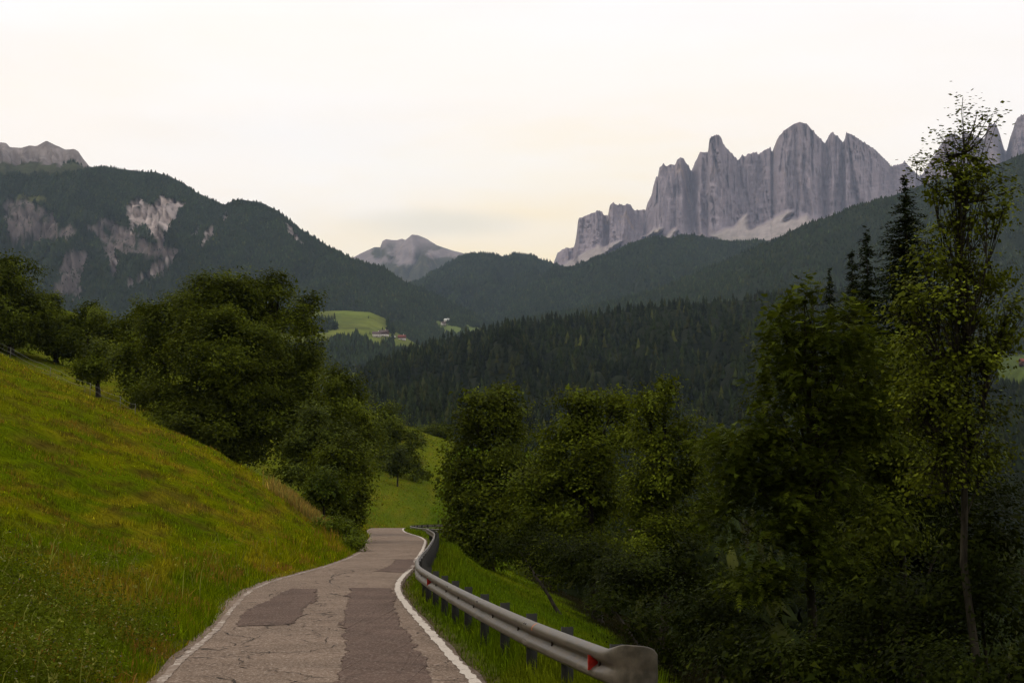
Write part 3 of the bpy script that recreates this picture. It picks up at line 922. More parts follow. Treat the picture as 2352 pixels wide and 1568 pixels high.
# far woods: each reads as one mass
X, Y, Z = scatter(h7, 54000, 1, WHITE + [ROCKTOP] + ALP + CLEAR, thin=lambda x, y: np.where(np.any([inpoly(s, x, y) for s in GREYS], axis=0), 0.22, 1.0))
hh, ww = sizes(len(X), 5, 11, 0.75, 2)
_px, _py = proj(X, Y, Z)
_g = np.where(np.any([inpoly(s, _px, _py) for s in GREYS], axis=0), 0.55, 1.0)
hh, ww = hh * _g, ww * _g
forest('mountain_forest', 'dense dark conifer forest clothing the left mountain', X, Y, Z - 1, hh, ww, seed=1, warm=0.3, sides=4)
X, Y, Z = scatter(h3, 13000, 3); hh, ww = sizes(len(X), 7, 14, 0.72, 4)
forest('mountain_forest', 'conifer forest on the ridge below the distant peak', X, Y, Z - 1, hh, ww, seed=3, sides=4)
X, Y, Z = scatter(h4, 22000, 5); hh, ww = sizes(len(X), 6, 12, 0.72, 6)
forest('mountain_forest', 'conifer forest on the rounded ridge under the massif', X, Y, Z - 1, hh, ww, seed=5, sides=4)
X, Y, Z = scatter(h5, 28000, 7); hh, ww = sizes(len(X), 6, 11, 0.68, 8)
forest('mountain_forest', 'conifer forest on the long slope to the right', X, Y, Z - 1, hh, ww, seed=7, warm=0.35, sides=4)

# trees below and about the farm meadow
X, Y, Z = h8.sample(9000, 0.99, 0.0, 21)
px, py = proj(X, Y, Z)
low = (py > 796 + 14 * (fbm(px * 0.05, py * 0, 3, 8) - 0.5) * 2 - 22 * np.exp(-((px - 800) / 35) ** 2)) & ((px < 905) | (py > 812))
hedge = (px < 790) & (np.abs(py - 754) < 4 + 6 * (px < 765)) & (px < 775)
clump = inpoly([(893, 735), (915, 755), (903, 768), (890, 762), (886, 748)], px, py) & (np.random.default_rng(3).random(len(px)) < 0.7)
k = low | hedge | clump
X, Y, Z = X[k], Y[k], Z[k]
hh, ww = sizes(len(X), 10, 20, 0.55, 9)
forest('valley_wood', 'bluish wood and hedges round the foot of the farm meadow', X, Y, Z - 1, hh, ww, seed=9, tiers=2, sides=4)

# wood on the slope below the road, beyond the leafy row
r = np.random.default_rng(88)
Y = 105 * (640 / 105) ** r.random(1700); X = r.uniform(-0.06, 0.42, 1700) * Y
k = np.where(Y < 180, X > np.interp(Y, RY, RR) + 16, X > 3 + 0.035 * (Y - 200))
X, Y = X[k], Y[k]
Z, _ = gz(X, Y, False)
hh, ww = sizes(len(X), 5, 11, 0.5, 13)
forest('ravine_wood', 'dark wood on the slope below the road behind the leafy trees', X, Y, Z - 0.5, hh, ww, seed=14, tiers=4, sides=5, tint=(0.013, 0.018, 0.005))

# middle hill: the 300 trees that show largest are things, the rest one mass
X, Y, Z = scatter(h6, 11500, 11, [RMEAD[0]], False)
px, py = proj(X, Y, Z)
hh, ww = sizes(len(X), 7, 13, 0.55, 12)
vis = (py < 1000) & (px > 830) & (px < 1760)
app = np.where(vis, hh / Y, 0)
big = np.argsort(-app)[:260]
rest = np.ones(len(X), bool); rest[big] = False
forest('hill_forest', 'spruce forest covering the dark middle hill', X[rest], Y[rest], Z[rest] - 0.5, hh[rest], ww[rest], seed=11, tiers=2, sides=5, warm=0.3, var=0.33, tint=(0.010, 0.0145, 0.004))
protos = []
for k in range(5):
    V, F, Cc = cone_trees(np.zeros(1), np.zeros(1), np.zeros(1), np.array([1.0]), np.array([0.52]), sides=7, seed=100 + k, tiers=6, var=0.35, warm=0.5, tint=(0.0115, 0.0165, 0.0045))
    protos.append(mesh_np('spruce_crown', V, F, Cc, False, [M['forest']]))
for q, i in enumerate(big):
    o = obj('spruce_tree', protos[q % 5], None, (X[i], Y[i], Z[i] - 0.3))
    o.scale = (hh[i], hh[i], hh[i] * 1.05); o.rotation_euler = (0, 0, q * 1.7)
    tag(o, 'dark spruce in the dense forest of the middle hill', 'spruce tree', 'spruces of the middle hill')

# ------------------------------------------------------------------ road, markings
def ground_hit(vx, vy):
    """layout point to the road surface"""
    a, b = ray(vx, vy)
    d = 20.0
    for _ in range(60):
        d = d * 0.5 + 0.5 * np.clip((zroad_s(d) - EYE) / b if abs(b) > 1e-5 else 200, 5, 200)
    return np.array([a * d, d])
def zroad_s(d):
    return 0.018 * (min(d, 178) - 18.0)

def frames(path):
    t = np.gradient(path, axis=0); t /= np.linalg.norm(t, axis=1)[:, None]
    nrm = np.stack([t[:, 1], -t[:, 0]], 1)       # to the right
    return t, nrm

def build_road():
    keep = CL[:, 1] > -30
    path = CL[keep]
    t, nr = frames(path)
    # an old lay-by widens the left edge where the verge opens
    s = np.concatenate([[0], np.cumsum(np.linalg.norm(np.diff(path, axis=0), axis=1))])
    ext = 0.20 + 0.60 * np.exp(-((path[:, 1] - 40) / 5.0) ** 2)
    rag = 0.10 * (fbm(s * 0.9, s * 0, 3, 3) - 0.5) * 2
    offs = np.linspace(-1, 1, 13)
    hv = hwid(path[:, 1])
    lo = -(hv + ext + rag); hi = hv + 0.12 + 0.05 * (fbm(s * 0.8, s * 0, 3, 8) - 0.5) * 2
    W = lo[:, None] + (hi - lo)[:, None] * (offs[None, :] + 1) / 2
    XY = path[:, None, :] + nr[:, None, :] * W[..., None]
    z = zroad(path[:, 1])[:, None] + 0.02 * (1 - (W / HW) ** 2) + 0.012 * (fbm(XY[..., 0] * 0.8, XY[..., 1] * 0.5, 3, 4) - 0.5)
    V = np.concatenate([XY, z[..., None]], -1)
    # turned-down edges
    e0 = V[:, :1] - np.array([0, 0, 0.09]); e1 = V[:, -1:] - np.array([0, 0, 0.09])
    e0[..., 0] -= 0.02; e1[..., 0] += 0.02
    V = np.concatenate([e0, V, e1], 1)
    m, n = V.shape[:2]
    i = np.arange(m - 1)[:, None] * n; j = np.arange(n - 1)[None, :]
    F = np.stack([i + j, i + j + 1, i + n + j + 1, i + n + j], -1).reshape(-1, 4)
    road = obj('road', mesh_np('road', V.reshape(-1, 3), F, None, True, [M['asphalt']]))
    tag(road, 'narrow cracked asphalt lane winding up the valley', None, None, 'structure')
    def surf(xy, lift):
        xy = np.asarray(xy, float)
        d, ny = road_dist(xy[:, 0], xy[:, 1])
        zz = zroad(ny) + 0.02 * (1 - ((d + hwid(ny) - HW) / HW) ** 2) + 0.012 * (fbm(xy[:, 0] * 0.8, xy[:, 1] * 0.5, 3, 4) - 0.5)
        return np.concatenate([xy, (zz + lift)[:, None]], 1)
    # edge lines
    def line(offset, y0, y1, w, lab, seed, mt):
        k = (path[:, 1] > y0) & (path[:, 1] < y1) & (s < s[np.argmax(path[:, 1] > 183)] if True else True)
        pp, nn, ss = path[k], nr[k], s[k]
        # finer steps for ragged edges
        f = np.linspace(0, len(pp) - 1, len(pp) * 4)
        ix = np.arange(len(pp))
        P2 = np.stack([np.interp(f, ix, pp[:, 0]), np.interp(f, ix, pp[:, 1])], 1)
        N2 = np.stack([np.interp(f, ix, nn[:, 0]), np.interp(f, ix, nn[:, 1])], 1)
        S2 = np.interp(f, ix, ss)
        r1 = 0.035 * (fbm(S2 * 3.5, S2 * 0, 3, seed) - 0.5) * 2; r2 = 0.035 * (fbm(S2 * 3.5, S2 * 0, 3, seed + 3) - 0.5) * 2
        ho = offset * hwid(P2[:, 1])
        a = P2 + N2 * (ho - w / 2 + r1)[:, None]; b = P2 + N2 * (ho + w / 2 + r2)[:, None]
        A, Bm, B = surf(a, 0.007), surf((a + b) / 2, 0.008), surf(b, 0.007)
        V = np.stack([A, Bm, B], 1); m = len(V)
        i = np.arange(m - 1)[:, None] * 3; j = np.arange(2)[None, :]
        F = np.stack([i + j, i + j + 1, i + 4 + j, i + 3 + j], -1).reshape(-1, 4)
        o = obj('edge_line', mesh_np('edge_line', V.reshape(-1, 3), F, None, False, [mt]), road)
        o['label'] = lab
    line(1.0, 2, 184, 0.14, 'white edge line along the guardrail side', 5, M['paint'])
    line(-1.0, 2, 182, 0.10, 'worn white edge line along the bank side', 15, M['paint_worn'])
    # repair patches
    def c1(pts):
        return [(340.3 + x * 0.34725, 1123 + y * 0.34725) for x, y in pts]
    PA = c1([(590, 910), (620, 855), (650, 810), (770, 750), (880, 690), (960, 662), (1120, 665), (1108, 705), (1117, 745), (1040, 780), (1015, 800), (1012, 850), (940, 900), (850, 907)])
    PB = c1([(1350, 655), (1480, 653), (1620, 655), (1605, 685), (1640, 690), (1618, 770), (1652, 870), (1722, 980), (1840, 1130), (1862, 1220), (1880, 1290), (1940, 1420), (1240, 1420), (1250, 1290), (1270, 1170), (1300, 1100), (1302, 1000), (1283, 890), (1318, 760), (1340, 720), (1288, 712), (1335, 690)])
    PC = c1([(1500, 546), (1550, 530), (1605, 505), (1640, 466), (1785, 465), (1762, 520), (1690, 553), (1600, 550)])
    for poly, lab in ((PA, 'smooth brown asphalt patch on the bank side of the road'), (PB, 'long smooth brown asphalt patch in the right wheel track'), (PC, 'small brown asphalt patch before the bend')):
        xy = np.array([ground_hit(*p) for p in poly])
        # ragged outline
        out = []
        for i in range(len(xy)):
            a, b = xy[i], xy[(i + 1) % len(xy)]
            n = max(2, int(np.linalg.norm(b - a) / 0.12))
            tt = np.linspace(0, 1, n, endpoint=False)[:, None]
            seg = a + (b - a) * tt
            seg += 0.13 * (np.stack([fbm(seg[:, 0] * 3, seg[:, 1] * 3, 4, 5, 0.65), fbm(seg[:, 0] * 3 + 9, seg[:, 1] * 3, 4, 6, 0.65)], 1) - 0.5) * 2
            out.append(seg)
        out = np.concatenate(out)
        V = surf(out, 0.0045)
        me = bpy.data.meshes.new('repair_patch')
        me.from_pydata([tuple(v) for v in V], [], [list(range(len(V)))])
        # triangulate the sheet so that it follows the crown of the road
        import bmesh
        bm = bmesh.new(); bm.from_mesh(me)
        bmesh.ops.triangulate(bm, faces=bm.faces[:], quad_method='BEAUTY', ngon_method='EAR_CLIP')
        bmesh.ops.recalc_face_normals(bm, faces=bm.faces[:])
        if bm.faces[0].normal.z < 0: bmesh.ops.reverse_faces(bm, faces=bm.faces[:])
        for v in bm.verts: v.co.z += 0.006
        bm.to_mesh(me); bm.free()
        me.materials.append(M['patch'])
        o = obj('repair_patch', me, road); o['label'] = lab
    # cracks: one mesh of many thin ribbons
    r = np.random.default_rng(12)
    mb = MB()
    def ribbon(x, y, ang, length, w, wig, lift=0.009):
        n = max(4, int(length / 0.10))
        pts = [(x, y)]
        for k in range(n):
            ang += r.normal(0, wig)
            pts.append((pts[-1][0] + 0.10 * cos(ang), pts[-1][1] + 0.10 * sin(ang)))
        pts = np.array(pts)
        d, _ = road_dist(pts[:, 0], pts[:, 1])
        ok = d < HW + 0.2
        if ok.sum() < 4: return
        pts = pts[:np.argmin(ok)] if not ok.all() else pts
        if len(pts) < 4: return
        t_ = np.gradient(pts, axis=0); t_ /= np.linalg.norm(t_, axis=1)[:, None] + 1e-9
        nn = np.stack([-t_[:, 1], t_[:, 0]], 1)
        ww = 0.6 * w * (0.2 + 1.1 * r.random(len(pts))) * np.sin(np.linspace(0.25, pi - 0.25, len(pts)))
        V = np.concatenate([surf(pts - nn * ww[:, None], lift), surf(pts + nn * ww[:, None], lift)])
        m = len(pts); i = np.arange(m - 1)
        mb.add(V, np.stack([i, i + m, i + m + 1, i + 1], 1))
    def heading(y):
        k = np.argmin(np.abs(path[:, 1] - y)); return math.atan2(t[k, 1], t[k, 0]), path[k], nr[k]
    for k in range(46):
        y = 17 + 75 * r.random() ** 1.5
        an, c, nn = heading(y)
        o = r.uniform(-1.7, 0.2) if r.random() < 0.7 else r.uniform(-1.7, 1.7)
        p = c + nn * o
        ribbon(p[0], p[1], an + r.normal(0, 0.15), r.uniform(0.8, 4.5), 0.012 + 0.00016 * y, 0.30)
    for k in range(30):
        y = 17 + 55 * r.random() ** 1.4
        an, c, nn = heading(y)
        p = c + nn * r.uniform(-1.7, 0.8)
        ribbon(p[0], p[1], an - pi / 2 + r.normal(0, 0.25), r.uniform(0.5, 2.2), 0.010 + 0.00025 * y, 0.35)
    # the long middle seam
    an, c, nn = heading(41); p = c + nn * 0.35
    ribbon(p[0], p[1], an + 0.02, 22, 0.03, 0.05)
    an, c, nn = heading(24); p = c - nn * 1.15
    ribbon(p[0], p[1], an + 0.02, 9, 0.02, 0.16)
    an, c, nn = heading(17); p = c - nn * 0.9
    ribbon(p[0], p[1], an + 0.05, 7, 0.018, 0.2)
    o = obj('surface_cracks', mb.mesh('surface_cracks', [M['crack']]), road)
    o['kind'] = 'stuff'
    return path
build_road()

# ------------------------------------------------------------------ guardrails
WPROF = np.array([[0.0, 0.155], [0.018, 0.154], [0.040, 0.146], [0.066, 0.126], [0.080, 0.104], [0.080, 0.078], [0.066, 0.052], [0.020, 0.020], [0.006, 0.008], [0.006, -0.008], [0.020, -0.020], [0.066, -0.052], [0.080, -0.078], [0.080, -0.104], [0.066, -0.126], [0.040, -0.146], [0.018, -0.154], [0.0, -0.155]])
def sweep(path, zc, prof_fn, thick=0.005):
    """profile along a path; offsets point to the left of the path (towards the road)"""
    t, nr = frames(path)
    L, Rr = [], []
    for i in range(len(path)):
        pr = prof_fn(i)
        a = np.concatenate([path[i] - nr[i] * pr[:, :1], (zc[i] + pr[:, 1])[:, None]], 1)
        b = np.concatenate([path[i] - nr[i] * (pr[:, :1] - thick), (zc[i] + pr[:, 1])[:, None]], 1)
        L.append(a); Rr.append(b)
    V = np.stack([np.stack(L), np.stack(Rr)], 0)
    m, n = V.shape[1:3]
    i = np.arange(m - 1)[:, None] * n; j = np.arange(n - 1)[None, :]
    f = np.stack([i + j, i + n + j, i + n + j + 1, i + j + 1], -1).reshape(-1, 4)
    k = m * n
    Fb = f[:, ::-1] + k
    e = np.arange(m - 1)
    rim = [np.stack([e * n, e * n + k, (e + 1) * n + k, (e + 1) * n], 1), np.stack([e * n + n - 1, (e + 1) * n + n - 1, (e + 1) * n + n - 1 + k, e * n + n - 1 + k], 1)]
    q = np.arange(n - 1)
    rim += [np.stack([q, q + 1, q + 1 + k, q + k], 1), np.stack([(m - 1) * n + q, (m - 1) * n + q + k, (m - 1) * n + q + 1 + k, (m - 1) * n + q + 1], 1)]
    return V.reshape(-1, 3), np.concatenate([f, Fb] + rim)

def c_post(h):
    """C-section steel post, base at the origin, web towards the rail (local -X), open to +X"""
    mb = MB()
    k = h / 2 - 0.2
    mb.box((0.060, -0.030, k), (0.120, 0.006, h + 0.4))
    mb.box((0.003, 0.003, k), (0.006, 0.060, h + 0.4))
    mb.box((0.117, 0.003, k), (0.006, 0.060, h + 0.4))
    mb.box((0.012, 0.030, k), (0.024, 0.006, h + 0.4))
    mb.box((0.108, 0.030, k), (0.024, 0.006, h + 0.4))
    return mb.mesh('post', [M['post']])
POST = c_post(0.745)
def block_mesh():
    mb = MB(); mb.box((0, 0, 0), (0.06, 0.07, 0.20)); mb.box((0.034, 0, 0), (0.006, 0.09, 0.24)); return mb.mesh('spacer', [M['post']])
SPACER = block_mesh()
def bolt_mesh():
    mb = MB()
    for dz in (0.118, 0.062, -0.062, -0.118):
        for dx in (-0.055, 0.055):
            out = 0.083 if abs(dz) > 0.07 else 0.074
            th = np.linspace(0, 2 * pi, 7)[:-1]
            V = [[dx, -out - 0.014, dz]] + [[dx + 0.027 * cos(a), -out + 0.006, dz + 0.016 * sin(a)] for a in th]
            mb.add(np.array(V), [[0, i + 1, (i + 1) % 6 + 1] for i in range(6)])
    return mb.mesh('splice_bolts', [M['bolt']])
BOLT = bolt_mesh()
def slot_mesh():
    mb = MB(); mb.box((0, -0.020, 0.0), (0.032, 0.016, 0.052)); return mb.mesh('post_bolt', [M['bolt']])
SLOT = slot_mesh()
def reflector(parent, p, ang):
    mb = MB()
    prof = np.array([[-0.098, -0.072], [-0.020, -0.046], [-0.006, -0.022], [-0.006, 0.024], [-0.020, 0.046], [-0.098, 0.072]])
    n = len(prof)
    V = np.concatenate([np.c_[np.full(n, 0.010), prof[:, 0], prof[:, 1]], np.c_[np.full(n, -0.010), prof[:, 0], prof[:, 1]]])
    for k in (0, n):
        mb.add(V[[0 + k, 1 + k, 4 + k, 5 + k]], [[0, 1, 2, 3]]); mb.add(V[[1 + k, 2 + k, 3 + k, 4 + k]], [[0, 1, 2, 3]])
    for i in range(n):
        j = (i + 1) % n
        mb.add(V[[i, j, j + n, i + n]], [[0, 1, 2, 3]])
    o = obj('reflector', mb.mesh('reflector', [M['red']]), parent, p)
    o.rotation_euler = (0, 0, ang); o['label'] = 'red trapezoid reflector in the groove of the rail'
    return o

def guardrail(label, pts, top=0.725, terminal=False, spacing=2.25, group=None, ztop=None, refl=(), z_fn=None):
    path = catmull(pts, 0.06 if terminal else 0.22)
    s = np.concatenate([[0], np.cumsum(np.linalg.norm(np.diff(path, axis=0), axis=1))])
    t, nr = frames(path)
    if ztop is not None:
        zt = np.interp(path[:, 1] if z_fn is None else s, ztop[0], ztop[1])
    else:
        zt = zroad(path[:, 1]) + top
    zc = zt - 0.155
    root = obj('guardrail', None, None, (path[0, 0], path[0, 1], zt[0] - 0.745))
    tag(root, label, 'guardrail', group)
    off = np.array(root.location)
    sec = spacing * 2
    nsec = int(math.ceil(s[-1] / sec))
    for k in range(nsec):
        a = max(k * sec - 0.16, 0); b = min((k + 1) * sec + 0.16, s[-1])
        ss = np.linspace(a, b, max(4, int((b - a) / 0.22)))
        if terminal and k == 0: ss = np.concatenate([np.linspace(0, 1.3, 44), np.linspace(1.34, b, 14)])
        pp = np.stack([np.interp(ss, s, path[:, 0]), np.interp(ss, s, path[:, 1])], 1)
        zz = np.interp(ss, s, zc)
        lap = np.where((ss > (k + 1) * sec - 0.16), 0.012, 0.0) if k < nsec - 1 else np.zeros(len(ss))
        def pf(i):
            q = WPROF.copy()
            q[:, 0] += lap[i]
            if terminal and k == 0:
                w = 1 - sstep(0.28, 1.0, ss[i])        # flattens and flares towards its end
                q = q * np.array([[1 - 0.92 * w, 1 + 0.42 * sstep(0.75, 0.30, ss[i])]])
                e = np.clip((0.16 - ss[i]) / 0.16, 0, 1)   # rounded corners
                q[:, 1] *= (1 - 0.34 * (1 - np.sqrt(max(0, 1 - e * e))))
            return q
        V, F = sweep(pp, zz, pf)
        me = mesh_np('beam', V - off, F, None, False, [M['steel']])
        bm_o = obj('beam', me, root)
        if terminal and k == 0: bm_o['label'] = 'rail section with a flared flat end plate'
        if k < nsec - 1:
            sb = (k + 1) * sec
            i = np.argmin(np.abs(s - sb))
            ang = math.atan2(t[i, 1], t[i, 0]) + pi
            o = obj('splice_bolts', BOLT, bm_o, np.array([path[i, 0], path[i, 1], zc[i]]) - off)
            o.rotation_euler = (0, 0, ang); o['kind'] = 'stuff'
    k = 0
    for sp in np.arange(0.95 if terminal else 0.3, s[-1], spacing):
        i = np.argmin(np.abs(s - sp))
        ang = math.atan2(t[i, 1], t[i, 0]) - pi / 2
        back = nr[i] * 0.085
        o = obj('post', POST, root, np.array([path[i, 0] + back[0], path[i, 1] + back[1], zt[i] - 0.725]) - off)
        o.rotation_euler = (0, 0, ang)
        bk = nr[i] * 0.045
        o2 = obj('spacer', SPACER, root, np.array([path[i, 0] + bk[0], path[i, 1] + bk[1], zc[i]]) - off)
        o2.rotation_euler = (0, 0, ang)
        o3 = obj('post_bolt', SLOT, root, np.array([path[i, 0], path[i, 1], zc[i]]) - off)
        o3.rotation_euler = (0, 0, math.atan2(t[i, 1], t[i, 0]) + pi)
    for sp in refl:
        i = np.argmin(np.abs(s - sp))
        reflector(root, np.array([path[i, 0], path[i, 1], zc[i]]) - off, math.atan2(t[i, 1], t[i, 0]) + pi)
    return root, path, s, zt, off

RAIL = [(1.27, 14.28), (1.10, 14.36), (0.93, 14.62), (0.80, 15.2), (0.21, 18.7), (-0.47, 23.4), (-1.13, 28.4), (-1.72, 33.2), (-2.08, 36.6), (-2.36, 41.0), (-2.55, 46.0), (-2.78, 53.6), (-3.12, 63.0), (-3.50, 73.0), (-4.2, 88.0), (-5.25, 103.0), (-5.7, 109)]
root, rp, rs, rz, roff = guardrail('long galvanised guardrail with a flared end plate at the front right of the road', RAIL, terminal=True, refl=(1.12, 18.0))
# orange paint strokes on the beam
def stroke(sp, lo, hi):
    i = np.argmin(np.abs(rs - sp))
    t_, nr_ = frames(rp)
    mb = MB()
    pr = WPROF[lo:hi]
    a = np.array([[*(rp[i] - nr_[i] * (q[0] + 0.003)), rz[i] - 0.155 + q[1]] for q in pr])
    j = i + 1
    w = 0.10
    d = (rp[j] - rp[i]); d = d / np.linalg.norm(d) * w
    b = a + np.array([d[0], d[1], 0.0]) * 0.5
    V = np.concatenate([a, b]) - roff
    n = len(pr); k = np.arange(n - 1)
    mb.add(V, np.stack([k, k + 1, k + 1 + n, k + n], 1))
    o = obj('paint_stroke', mb.mesh('paint_stroke', [M['orange']]), root); o['label'] = 'faded orange paint stroke'
stroke(4.05, 1, 6)
stroke(4.35, 10, 13)
guardrail('short far guardrail curling back round the bend at the top of the road', [(-4.6, 137), (-6.2, 144), (-8.2, 152), (-9.9, 163), (-10.75, 172), (-10.7, 178), (-9.8, 183.5), (-8.0, 187.5), (-5.0, 190.5), (0.0, 192.5)], ztop=([0, 9, 17, 29, 38, 45, 60], [2.50, 2.58, 2.70, 2.95, 3.10, 3.25, 3.60]), z_fn=True)

# ------------------------------------------------------------------ leafy trees
def rot_to(dirs):
    """orthonormal frames with x along dirs"""
    x = dirs / (np.linalg.norm(dirs, axis=1)[:, None] + 1e-9)
    return x

def kites(C, T, Nn, l, w, colr, tri=False):
    """leaf faces: centre of base C, direction T, plane normal N"""
    Nn = Nn / (np.linalg.norm(Nn, axis=1)[:, None] + 1e-9)
    T = T - Nn * np.sum(T * Nn, axis=1)[:, None]
    T = T / (np.linalg.norm(T, axis=1)[:, None] + 1e-9)
    S = np.cross(T, Nn); S /= np.linalg.norm(S, axis=1)[:, None] + 1e-9
    l = np.broadcast_to(l, (len(C),))[:, None]; w = np.broadcast_to(w, (len(C),))[:, None]
    if tri:
        V = np.stack([C + S * w * 0.5, C + T * l, C - S * w * 0.5], 1)
        return V.reshape(-1, 3), np.arange(len(C) * 3).reshape(-1, 3), np.repeat(colr, 3, axis=0)
    V = np.stack([C, C + T * l * 0.45 + S * w * 0.5, C + T * l, C + T * l * 0.45 - S * w * 0.5], 1)
    F = np.arange(len(C) * 4).reshape(-1, 4)
    return V.reshape(-1, 3), F, np.repeat(colr, 4, axis=0)

def leaf_colours(n, r, tint, var=0.28, yellow=0.25):
    var = var * 0.6
    b = np.exp(r.normal(0, var, n))[:, None]
    y = np.clip(r.normal(0.25, 0.2, n), 0, 1)[:, None] * yellow / 0.25
    y = np.clip(y, 0, 1)
    c = np.asarray(tint) * (1 - y) + np.array([0.088, 0.100, 0.005]) * y
    return c * b

def sprays(lobes, d, r, dens, rs, shell=0.45):
    """points spread through the volume of the lobes, thicker near their surface"""
    pts, out, ids, tones = [], [], [], []
    for li, lb in enumerate(lobes):
        cx, cy, rx, ry = lb[:4]
        dz = lb[4] if len(lb) > 4 else 0.0
        k = lb[5] if len(lb) > 5 else 1.0
        dd = d + dz
        c = P(cx, cy, dd); sx, sz = rx / FV * dd, ry / FV * dd
        sy = 0.85 * min(max(sx, sz * 0.7), sx * 1.3)
        area = 4 * pi * ((sx * sy) ** 1.6 / 3 + (sx * sz) ** 1.6 / 3 + (sy * sz) ** 1.6 / 3) ** (1 / 1.6)
        n = int(dens * k * area / (pi * rs * rs)) + 3
        q = r.normal(0, 1, (n, 3)); q /= np.linalg.norm(q, axis=1)[:, None]
        lump = 0.78 + 0.44 * vnoise(q[:, 0] * 2.3 + li * 7, q[:, 1] * 2.3, q[:, 2] * 2.3 + 3, seed=li + 3)
        rad = r.random(n) ** shell * lump
        # two thirds of the sprays gather in leaf clumps near the surface of the lobe
        m = max(5, min(26, int(1.2 * area / (pi * (2.3 * rs) ** 2))))
        cq = r.normal(0, 1, (m, 3)); cq /= np.linalg.norm(cq, axis=1)[:, None]
        cc = cq * (0.62 + 0.38 * r.random((m, 1)))
        w = r.integers(0, m, n)
        cs = 0.36 / np.sqrt(m / 9.0)
        tones.append(np.exp(r.normal(0, 0.24, m))[w])
        g3 = cc[w] + r.normal(0, 1, (n, 3)) * np.array([0.6, 0.6, 0.42]) * cs
        q2 = np.where(r.random((n, 1)) < 0.80, g3, q * rad[:, None])
        nq = np.linalg.norm(q2, axis=1)[:, None] + 1e-6
        pts.append(c + q2 * np.array([sx, sy, sz])); out.append(q2 / nq); ids.append(np.full(n, li))
    return np.concatenate(pts), np.concatenate(out), np.concatenate(ids), np.concatenate(tones)

def crown_simple(pts, outd, r, per, rs, size, tint, aspect=0.6, var=0.28, yellow=0.25, tri=False):
    n = len(pts) * per
    C = np.repeat(pts, per, 0) + r.normal(0, 1, (n, 3)) * rs * np.array([0.55, 0.55, 0.42])
    O = np.repeat(outd, per, 0)
    T = O * 0.5 + r.normal(0, 0.7, (n, 3)); T[:, 2] -= 0.35
    Nn = r.normal(0, 0.36, (n, 3)) + np.array([0, 0, 0.75]) + 0.75 * O
    spray_b = np.repeat(np.exp(r.normal(0, 0.22, len(pts))), per)[:, None]
    colr = leaf_colours(n, r, tint, var, yellow) * spray_b
    l = size * (0.7 + 0.6 * r.random(n))
    return kites(C, T, Nn, l, l * aspect, colr, tri)

def crown_pinnate(pts, outd, r, per, rs, size, tint, leaflets=4, var=0.22, yellow=0.25):
    """compound leaves: leaflet pairs along an arching stalk"""
    n = len(pts) * per
    C = np.repeat(pts, per, 0) + r.normal(0, 1, (n, 3)) * rs * 0.42
    O = np.repeat(outd, per, 0)
    T = O * 0.9 + r.normal(0, 0.75, (n, 3)); T[:, 2] = T[:, 2] * 0.5 + 0.15
    T /= np.linalg.norm(T, axis=1)[:, None]
    up = np.array([0, 0, 1.0]) + r.normal(0, 0.3, (n, 3))
    S = np.cross(T, up); S /= np.linalg.norm(S, axis=1)[:, None] + 1e-9
    U = np.cross(S, T)
    L = size * (0.75 + 0.5 * r.random(n))[:, None]
    colr = leaf_colours(n, r, tint, var, yellow)
    Vs, Fs, Cs = [], [], []
    base = 0
    for k in range(leaflets + 1):
        f = 0.25 + 0.75 * k / leaflets
        p = C + T * L * f - np.array([0, 0, 1.0]) * L * 0.42 * f * f
        tang = T - np.array([0, 0, 1.0]) * 0.84 * f
        for sgn in ((-1, 1) if k < leaflets else (0,)):
            td = tang * 0.45 + S * sgn * 0.9 if sgn else tang
            td = td - np.array([0, 0, 1.0]) * 0.25
            V, F, cc = kites(p, td, U + r.normal(0, 0.2, (n, 3)), L[:, 0] * 0.38, L[:, 0] * 0.16, colr * (0.9 + 0.2 * r.random((n, 1))), True)
            Vs.append(V); Fs.append(F + base); Cs.append(cc); base += len(V)
    return np.concatenate(Vs), np.concatenate(Fs), np.concatenate(Cs)

